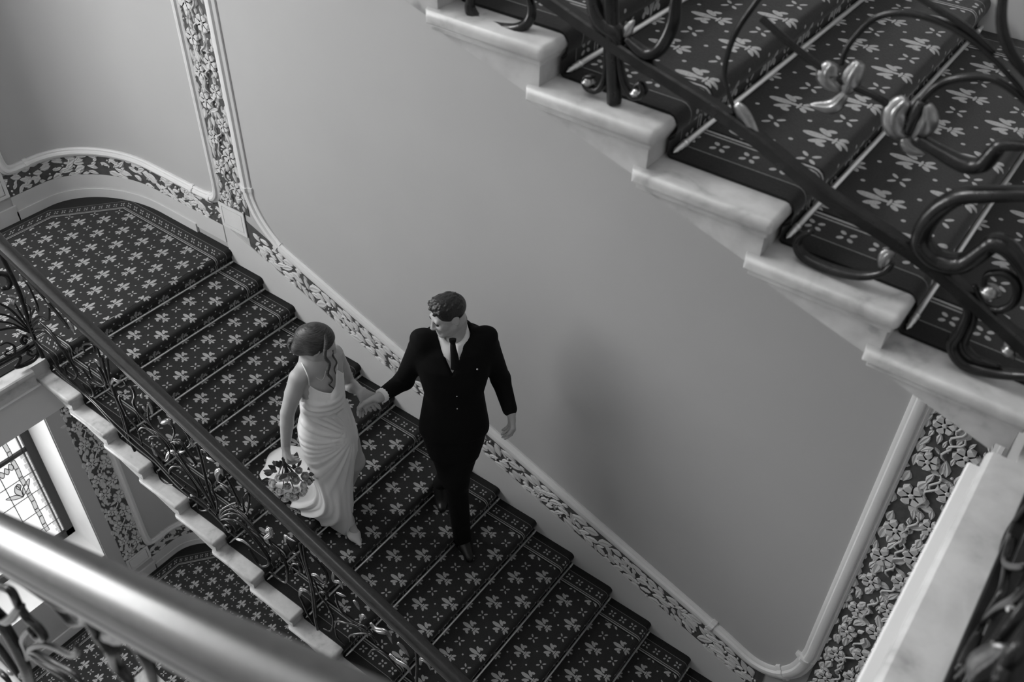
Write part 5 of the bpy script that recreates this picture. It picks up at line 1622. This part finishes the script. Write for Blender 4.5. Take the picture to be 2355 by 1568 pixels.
fs = Field(np.minimum(anR, toeR) - 0.10, np.maximum(anR, toeR) + 0.10, 0.005)
ball = toeR + (anR - toeR) * np.array((0.45, 0.45, 0.0)) - UP * 0.002
fs.cap(anR + UP * 0.02, ball + (anR - ball) * 0.3, 0.040, 0.036, 0.02); fs.cap(anR - UP * 0.01, ball, 0.040, 0.036, 0.02); fs.cap(ball, toeR - UP * 0.002, 0.036, 0.026, 0.02)
fs.F = np.maximum(fs.F, np.broadcast_to((-8 * RI + CT - fs.ax[2])[None, None, :], fs.F.shape))
field_object('shoe', [fs], M['shoe_black'], man, 1)

# ================================================================== the bride
def m_satin():
    m, nt, b = new_mat('ivory_satin_dress')
    b.inputs['Base Color'].default_value = g(0.84)
    b.inputs['Roughness'].default_value = 0.36
    b.inputs['Specular IOR Level'].default_value = 0.5
    b.inputs['Sheen Weight'].default_value = 0.25
    tc = nt.nodes.new('ShaderNodeTexCoord'); n = nt.nodes.new('ShaderNodeTexNoise'); n.inputs['Scale'].default_value = 600
    nt.links.new(tc.outputs['Object'], n.inputs['Vector'])
    bp = nt.nodes.new('ShaderNodeBump'); bp.inputs['Strength'].default_value = 0.04; bp.inputs['Distance'].default_value = 0.001
    nt.links.new(n.outputs['Fac'], bp.inputs['Height']); nt.links.new(bp.outputs[0], b.inputs['Normal'])
    return m
M['satin'] = m_satin()
cB = np.array(CAMDIR_B); rB = nv(np.cross(UP, cB))            # rB: image right
fB = nv((0.93, -0.36, 0)); latB = nv(np.cross(UP, fB))           # facing down the stair; latB her left
bsR, bsL, beR, beL, bwR, bwL = (J_('b_' + q) for q in ('shR', 'shL', 'elR', 'elL', 'wrR', 'wrL'))
bhR, bhL = J_('b_haR'), J_('b_haL')
bsR = bsR + rB * 0.016 - UP * 0.030; beR = beR + rB * 0.010; bwR = bwR + rB * 0.004
bnk, bch, bwa, bhp = (J_('b_' + q) for q in ('neck', 'chest', 'waist', 'hip'))
bkL, bsh, bkR = (J_('b_' + q) for q in ('kneeL', 'shinL', 'kneeR'))
bheel, btoe = J_('b_heel'), J_('b_toe')
ankB = bheel + np.array((0.03, -0.005, 0.135))
# keep both shoulders level
zsh = 0.5 * (bsR[2] + bsL[2])
FB = Field((1.50, -1.32, -0.72), (2.12, -0.52, 0.74), 0.006)
mid = 0.5 * (bsR + bsL)
def lb(z, c_, w_, d_, f_=0.0): return (z, c_[0] + fB[0] * f_, c_[1] + fB[1] * f_, w_, d_)
cw = bwa; hw_ = bhp
FB.loft([lb(hw_[2] - 0.12, hw_, .105, .085), lb(hw_[2], hw_, .125, .092), lb(cw[2], cw, .098, .075), lb(bch[2] - 0.02, bch, .112, .082), lb(zsh - 0.05, mid, .125, .072), lb(zsh + 0.005, mid, .100, .052), lb(zsh + 0.04, mid, .045, .04)], latB, fB, 0.03, 2.1)
for q in (-1, 1): FB.ell(bch + fB * 0.035 + latB * q * 0.050 - UP * 0.01, (latB, fB, UP), (0.045, 0.045, 0.05), 0.025)
FB.cap(bsR, bnk + UP * 0.005, 0.038, 0.046, 0.05); FB.cap(bsL, bnk + UP * 0.005, 0.038, 0.046, 0.05)
FB.chain([bsR, bsR + (beR - bsR) * 0.45, beR], [0.043, 0.041, 0.0345], 0.008); FB.chain([beR, beR + (bwR - beR) * 0.3, bwR], [0.0345, 0.034, 0.0225], 0.006)
FB.chain([bsL, bsL + (beL - bsL) * 0.45, beL], [0.044, 0.041, 0.0345], 0.008); FB.chain([beL, beL + (bwL - beL) * 0.3, bwL], [0.0345, 0.034, 0.0225], 0.006)
hB = hw_ + latB * 0.07
FB.chain([hw_ + latB * 0.08 - UP * 0.06, bkL, bsh], [0.078, 0.056, 0.038], 0.03)
FB.chain([hw_ - latB * 0.06 - UP * 0.06, bkR, ankB], [0.075, 0.052, 0.028], 0.03)
FB.cap(ankB, btoe + UP * 0.03 - fB * 0.03, 0.026, 0.02, 0.02)
HB = Head(J_('b_head') + np.array((0.0, 0.0, -0.026)) + rB * 0.034, (0.60, 0.72, 0), 0.42, 0.83)
FB.cap(HB.p(0, -0.035, -0.05), bnk - UP * 0.01, 0.046, 0.050, 0.03)
fbh = Field(HB.c - 0.14, HB.c + 0.14, 0.004); HB.build(fbh)
fbh.cap(HB.p(0, -0.035, -0.05), bnk + UP * 0.0, 0.045, 0.048, 0.02)
h1 = Field(bwR - 0.14, bwR + 0.12, 0.004)
h1.cap(beR + (bwR - beR) * 0.8, bwR, 0.026, 0.0225, 0.01)
hand(h1, bwR, (0.0, -0.15, -1.0), -rB * 0.8 + cB * 0.3, cB * 0.9 + rB * 0.3, 1.35, 0.90, 0.0, 0.7)
h2 = Field(bwL - 0.14, bwL + 0.14, 0.004)
h2.cap(beL + (bwL - beL) * 0.8, bwL, 0.026, 0.0225, 0.01)
hand(h2, bwL, (bhL - bwL) * 1.0 - UP * 0.030, cB * 0.75 + UP * 0.55, UP * 0.4 - rB * 0.2 - cB * 0.5, 0.55, 0.92, 0.12, 0.3, [0.35, 0.5, 0.6, 0.7])
bride = field_object('person', [FB, fbh, h1, h2], M['skin'], None, 1)
tag(bride, 'bride in a long ivory satin slip dress carrying a bouquet, head turned to the man', 'person')

# dress: draped sections from neckline to hem, then the train on the steps
SEG = 168
ang = np.linspace(0, 2 * np.pi, SEG, endpoint=False)
rings = []
for i, (c_, a_, dp) in enumerate(DRESS):
    c_ = np.array(c_); a_ = np.array(a_)
    p_ = 2.2
    ca, sa = np.cos(ang), np.sin(ang)
    ex = np.sign(ca) * np.abs(ca) ** (2 / p_); ey = np.sign(sa) * np.abs(sa) ** (2 / p_)
    ring = c_ + ex[:, None] * a_ + ey[:, None] * cB * dp
    rings.append(ring)
rings[0] = rings[0] + UP * 0.022 + fB * 0.012; rings[1] = rings[1] + fB * 0.014; rings[2] = rings[2] + fB * 0.006
# neckline: low V in front, narrow point towards the left shoulder, scooped back
deg = np.degrees(ang)
nz = np.interp(deg, [0, 12, 32, 48, 62, 78, 100, 135, 160, 185, 230, 270, 310, 360], [0.015, 0.035, 0.078, 0.058, 0.004, -0.028, -0.008, 0.030, 0.032, 0.0, -0.04, -0.08, -0.04, 0.015])
rings[0] = rings[0] + UP * nz[:, None] - (rings[0] - rings[0].mean(0)) * (np.clip(nz, 0, 1) * np.interp(deg, [0, 15, 35, 60, 75, 360], [1, 2.2, 2.6, 1.5, 0.0, 0.0]))[:, None]
# hem resampled by angle about the last section
hem = np.array([tuple(q) for q in HEM])
cen = np.array((hem[:, 0].mean() + 0.05, hem[:, 1].mean(), 0))
ha = np.unwrap(np.arctan2((hem[:, :2] - cen[:2]) @ cB[:2], (hem[:, :2] - cen[:2]) @ rB[:2]))
cl = np.vstack([hem, hem[:1]])
dens = np.array(catmull([tuple(q) for q in cl], 10))
da = np.mod(np.arctan2((dens[:, :2] - cen[:2]) @ cB[:2], (dens[:, :2] - cen[:2]) @ rB[:2]), 2 * np.pi)
hemr = np.array([dens[np.argmin(np.abs((da - a + np.pi) % (2 * np.pi) - np.pi))] for a in ang])
for _ in range(2): hemr = 0.5 * hemr + 0.25 * np.roll(hemr, 1, 0) + 0.25 * np.roll(hemr, -1, 0)
last = rings[-1]
def step_top(x):
    k = int(np.clip(math.ceil(x / T - 1e-6), 0, 17)); return -k * RI + CT
N_SK = 5
for j in range(1, N_SK + 1):
    t = j / N_SK
    e = t ** 1.35
    rg_ = last[:, :3] * (1 - e) + hemr * e
    zlin = last[:, 2] * (1 - t ** 0.75) + hemr[:, 2] * t ** 0.75
    rg_[:, 2] = np.where(t < 1, zlin, hemr[:, 2])
    floor_z = np.array([step_top(x) for x in rg_[:, 0]]) + 0.012
    rg_[:, 2] = np.maximum(rg_[:, 2], floor_z)
    rings.append(rg_)
# interpolate between the sections
R_ = np.array(rings); SUB = 14
fine = []
Q_ = np.concatenate([2 * R_[:1] - R_[1:2], R_, 2 * R_[-1:] - R_[-2:-1]])
for i in range(1, len(Q_) - 2):
    for k in range(SUB):
        t = k / SUB; a, b, c_, d_ = Q_[i - 1], Q_[i], Q_[i + 1], Q_[i + 2]
        fine.append(0.5 * (2 * b + (c_ - a) * t + (2 * a - 5 * b + 4 * c_ - d_) * t * t + (3 * b - a - 3 * c_ + d_) * t ** 3))
fine.append(R_[-1]); fine = np.array(fine)
cent = fine.mean(1, keepdims=True); rad_ = fine - cent
rad_[:, :, 2] = 0; rad_ /= np.maximum(np.linalg.norm(rad_, axis=2, keepdims=True), 1e-6)
# gathered folds fanning out from the left hip
Gp = np.array(DRESS[4][0]) + np.array(DRESS[4][1]) * 0.86 + UP * 0.035
lx = (fine - Gp) @ rB; lz = fine[:, :, 2] - Gp[2]
front = np.clip(rad_ @ cB * 1.3 + 0.25, 0, 1)
phi = np.arctan2(lz, -lx); dist_ = np.sqrt(lx ** 2 + lz ** 2)
lev_i = np.arange(len(fine)) / SUB
m1 = np.interp(lev_i, [0, 1.6, 2.2, 4, 6.3, 8], [0, 0, 1, 1, 0.55, 0.0])[:, None]
q0 = phi * 15 + 1.3 * np.sin(phi * 5 + 1)
saw = 2.2 * (np.abs(np.sin(q0)) ** 0.6 - 0.72) + 0.45 * np.sin(phi * 37 + 2)
fold = -saw * 0.0042 * np.clip(dist_ / 0.10, 0.15, 1) * m1 * front
# cowl at the bust, soft pleats in the skirt
m2 = np.interp(lev_i, [0, 0.8, 1.6, 2.4], [0, 0.4, 1, 0])[:, None]
fold += 0.004 * np.sin((fine[:, :, 2] - DRESS[1][0][2]) * 150 + 3 * (lx + 0.1)) * m2 * front
m3 = np.interp(lev_i, [6, 9, 11, 13], [0, 0.6, 1.0, 0.8])[:, None]
fold += (0.012 * np.sin(ang * 9 + 0.6)[None, :] + 0.007 * np.sin(ang * 17 + 2)[None, :]) * m3
fine = fine + rad_ * fold[:, :, None]
# nothing below the steps
fz = np.vectorize(step_top)(fine[:, :, 0]) + 0.008
low = lev_i[:, None] > 8.2
fine[:, :, 2] = np.where(low, np.maximum(fine[:, :, 2], fz), fine[:, :, 2])
nr = len(fine)
mb = MB(); mb.add(fine.reshape(-1, 3).tolist(), [(i * SEG + k, i * SEG + (k + 1) % SEG, (i + 1) * SEG + (k + 1) % SEG, (i + 1) * SEG + k) for i in range(nr - 1) for k in range(SEG)])
dress = mb.build('satin_dress', M['satin'], bride, smooth=True)
sm = dress.modifiers.new('thickness', 'SOLIDIFY'); sm.thickness = 0.003
p0_ = rings[0][int(np.argmin(np.abs(deg - 132)))]
tp_ = bsR * 0.66 + bnk * 0.34 + UP * 0.052
MB().tube(catmull([tuple(p0_ - UP * 0.004), tuple(p0_ * 0.45 + tp_ * 0.55 + fB * 0.034 + UP * 0.014 + cB * 0.006), tuple(tp_), tuple(tp_ - fB * 0.045 - UP * 0.020)], 6), 0.0034, 6).build('strap', M['satin'], dress, smooth=True)
pk = rings[0][int(np.argmin(np.abs(deg - 34)))]
MB().tube(catmull([tuple(pk), tuple(pk + UP * 0.03 - cB * 0.03 + rB * 0.004), tuple(bsL + UP * 0.045 - latB * 0.03)], 5), 0.0032, 6).build('strap', M['satin'], dress, smooth=True)
# pointed shoe
shoe('shoe', bheel + np.array((-0.01, 0.0, 0.05)), btoe + np.array((0.012, -0.005, CT)), M['shoe_white'], bride, lift=1, h=0.02, w=0.032, point=True)
# hair: smooth swept cap, low bun, two loose curls
hb = Field(HB.c - 0.18, HB.c + 0.18, 0.0042)
hb.ell(HB.p(0, -0.022, 0.040), HB.axes, (0.068, 0.089, 0.077), 0.0)
hb.cap(HB.p(0.02, -0.08, 0.02), HB.p(-0.01, -0.10, -0.05), 0.042, 0.030, 0.03)
hb.cap(HB.p(0.05, -0.03, -0.01), HB.p(0.0, -0.085, -0.055), 0.028, 0.026, 0.025)
hb.cap(HB.p(-0.05, -0.03, -0.01), HB.p(0.0, -0.085, -0.055), 0.028, 0.026, 0.025)
hb.ell(HB.p(0, 0.125, -0.04), HB.axes, (0.072, 0.076, 0.094), 0.010, 'sub')
hb.ell(HB.p(0, 0.02, -0.125), HB.axes, (0.078, 0.064, 0.050), 0.010, 'sub')
hair = field_object('hair', [hb], M['hair_b'], bride, 1)
bp_ = [np.array(q) for q in BUN]
bc = sum(bp_) / len(bp_) + rB * 0.006 - UP * 0.006
for k in range(5):
    a0 = k * 1.25
    pts = [tuple(bc + rB * (0.026 * math.cos(a0 + t)) + (UP * 0.9 - cB * 0.2) * (0.034 * math.sin(a0 + t)) + cB * (0.012 * math.sin(2 * t + k) - 0.012)) for t in np.linspace(0, 3.6, 12)]
    MB().tube(pts, [0.006 + 0.006 * math.sin(math.pi * i / 11) for i in range(12)], 8).build('bun_curl', M['hair_b'], hair, smooth=True)
for nm, L_, r0 in (('loose_curl', LOCK1, 0.015), ('loose_curl', LOCK2, 0.007)):
    pts = catmull(L_, 6); n_ = len(pts)
    MB().tube(pts, [r0 * (0.75 + 0.25 * math.sin(3 * i / n_)) * (1 - 0.75 * (i / (n_ - 1)) ** 1.1) + 0.0012 for i in range(n_)], 8, flat=0.7).build(nm, M['hair_b'], hair, smooth=True)
MB().tube(catmull([tuple(bnk + fB * 0.052 + latB * 0.045 + UP * 0.004), tuple(bnk + fB * 0.078 - UP * 0.055), tuple(bnk + fB * 0.052 - latB * 0.045 + UP * 0.004)], 8), 0.0012, 5).build('necklace', M['rod'], bride, smooth=True)

# ================================================================== bouquet
BQ = np.array(BOUQ)
M['rose'] = simple('cream_rose', 0.82, 0.7, noise=(60, 0.15)); M['rose2'] = simple('blush_rose', 0.52, 0.7, noise=(60, 0.2))
M['green'] = simple('dark_leaf', 0.055, 0.55, noise=(50, 0.3)); M['stemg'] = simple('green_stem', 0.05, 0.6)
M['ribbon'] = simple('grey_ribbon', 0.14, 0.6)
bqt = tag(empty('bouquet', tuple(BQ)), 'hand-tied bouquet of pale roses and dark leaves held low by the bride', 'bouquet')
def rose_mesh(name, seed):
    rr = np.random.RandomState(seed); mb = MB()
    mb.sphere((0, 0, 0.05), (0.42, 0.42, 0.5), 10, 7)
    for layer, (n_, R0, h0, tl) in enumerate(((3, 0.34, 0.62, -0.1), (5, 0.60, 0.55, 0.15), (6, 0.82, 0.40, 0.45))):
        for k in range(n_):
            a0 = 2 * math.pi * k / n_ + layer * 0.5 + rr.uniform(-.15, .15)
            V = []
            for i in range(5):
                for j in range(5):
                    u, v = (i / 4 - 0.5) * 2.3 * math.pi / n_, j / 4
                    rad = R0 * (0.35 + 0.65 * v ** 0.7) * (1 - 0.12 * (abs(i / 4 - 0.5) * 2) ** 2 * v) + tl * 0.15 * max(0, v - 0.7)
                    z = -0.35 + (h0 + 0.35) * v - tl * 0.35 * v ** 3
                    V.append((rad * math.cos(a0 + u), rad * math.sin(a0 + u), z))
            mb.add(V, [(i * 5 + j, i * 5 + j + 1, i * 5 + j + 6, i * 5 + j + 5) for i in range(4) for j in range(4)])
    return mb.mesh(name, True)
RO = [rose_mesh('rose', 1), rose_mesh('rose_b', 2)]
RO2 = [m_.copy() for m_ in RO]
for m_ in RO: m_.materials.append(M['rose'])
for m_ in RO2: m_.materials.append(M['rose2'])
LF = leaf_mesh('bouquet_leaf', 0.30, 0.06); LF.materials.append(M['green'])
SP = leaf_mesh('bouquet_sprig', 0.22, 0.08); SP.materials.append(M['green'])
def orient(o, pos, zdir, xdir, sc):
    z = nv(zdir); x = nv(np.array(xdir) - z * np.dot(xdir, z)); y = np.cross(z, x)
    o.matrix_basis = Matrix(((x[0], y[0], z[0], pos[0]), (x[1], y[1], z[1], pos[1]), (x[2], y[2], z[2], pos[2]), (0, 0, 0, 1))) @ Matrix.Diagonal((sc, sc, sc, 1))
rr = np.random.RandomState(5)
vD = nv(cB * 0.80 + UP * 0.60)                      # the flowers open outwards, towards the light of the well
dD = nv(-UP * 0.80 + cB * 0.60)                     # and hang below the hand
sx = rB
grip = bhR + np.array((0, 0, -0.035))
head_c = BQ - vD * 0.02
pts = [(-0.088, -0.005), (-0.060, 0.042), (-0.052, -0.028), (-0.018, 0.018), (-0.022, 0.068), (0.018, 0.048), (0.026, -0.004), (0.048, -0.046), (0.060, 0.030), (0.072, -0.012), (0.088, 0.018), (-0.100, 0.030), (-0.040, 0.088), (0.048, 0.074), (-0.078, 0.066), (0.008, 0.086), (-0.014, -0.022), (0.058, 0.062)]
for i, (a, b) in enumerate(pts):
    rr2 = (a * a + b * b) / 0.013
    dome = 0.050 * (1 - rr2)
    pos = head_c + sx * a + dD * b + vD * dome
    o = link_mesh('rose', (RO2 if i in (3, 6, 7, 9, 10) else RO)[i % 2], None, bqt)
    orient(o, pos, vD + sx * a * 7 + dD * b * 7, (rr.rand() - .5, rr.rand() - .5, rr.rand()), 0.0235 + 0.006 * rr.rand())
for i in range(44):
    a = rr.uniform(0, 2 * np.pi); q = rr.uniform(0.055, 0.105)
    u, v = q * math.cos(a) * 1.05, q * math.sin(a)
    pos = head_c + sx * u * 0.9 + dD * v * 0.9 + vD * (0.030 - q * 0.35)
    o = link_mesh('leaf', LF if i % 3 else SP, None, bqt)
    orient(o, pos, vD + rr.uniform(-.5, .5, 3), sx * u + dD * v + vD * rr.uniform(-.03, .05), rr.uniform(0.034, 0.056))
for i in range(22):
    a = 2 * math.pi * i / 22; q = 0.02 + 0.025 * (i % 3)
    e_ = head_c + sx * q * math.cos(a) + dD * (q * math.sin(a) - 0.01) - vD * 0.01
    s_ = grip + sx * 0.008 * math.cos(a * 3) + cB * 0.008 * math.sin(a * 3)
    MB().tube([tuple(s_ + UP * 0.03), tuple(s_), tuple(s_ * 0.45 + e_ * 0.55), tuple(e_)], 0.0026, 5).build('stem', M['stemg'], bqt, smooth=True)
for sgn in (-1, 1):
    pos = grip * 0.55 + head_c * 0.45 + cB * 0.02
    o = link_mesh('ribbon', LF.copy(), None, bqt); o.data.materials.clear(); o.data.materials.append(M['ribbon'])
    orient(o, pos, cB, sx * sgn * 0.7 + dD * 0.6, 0.06)
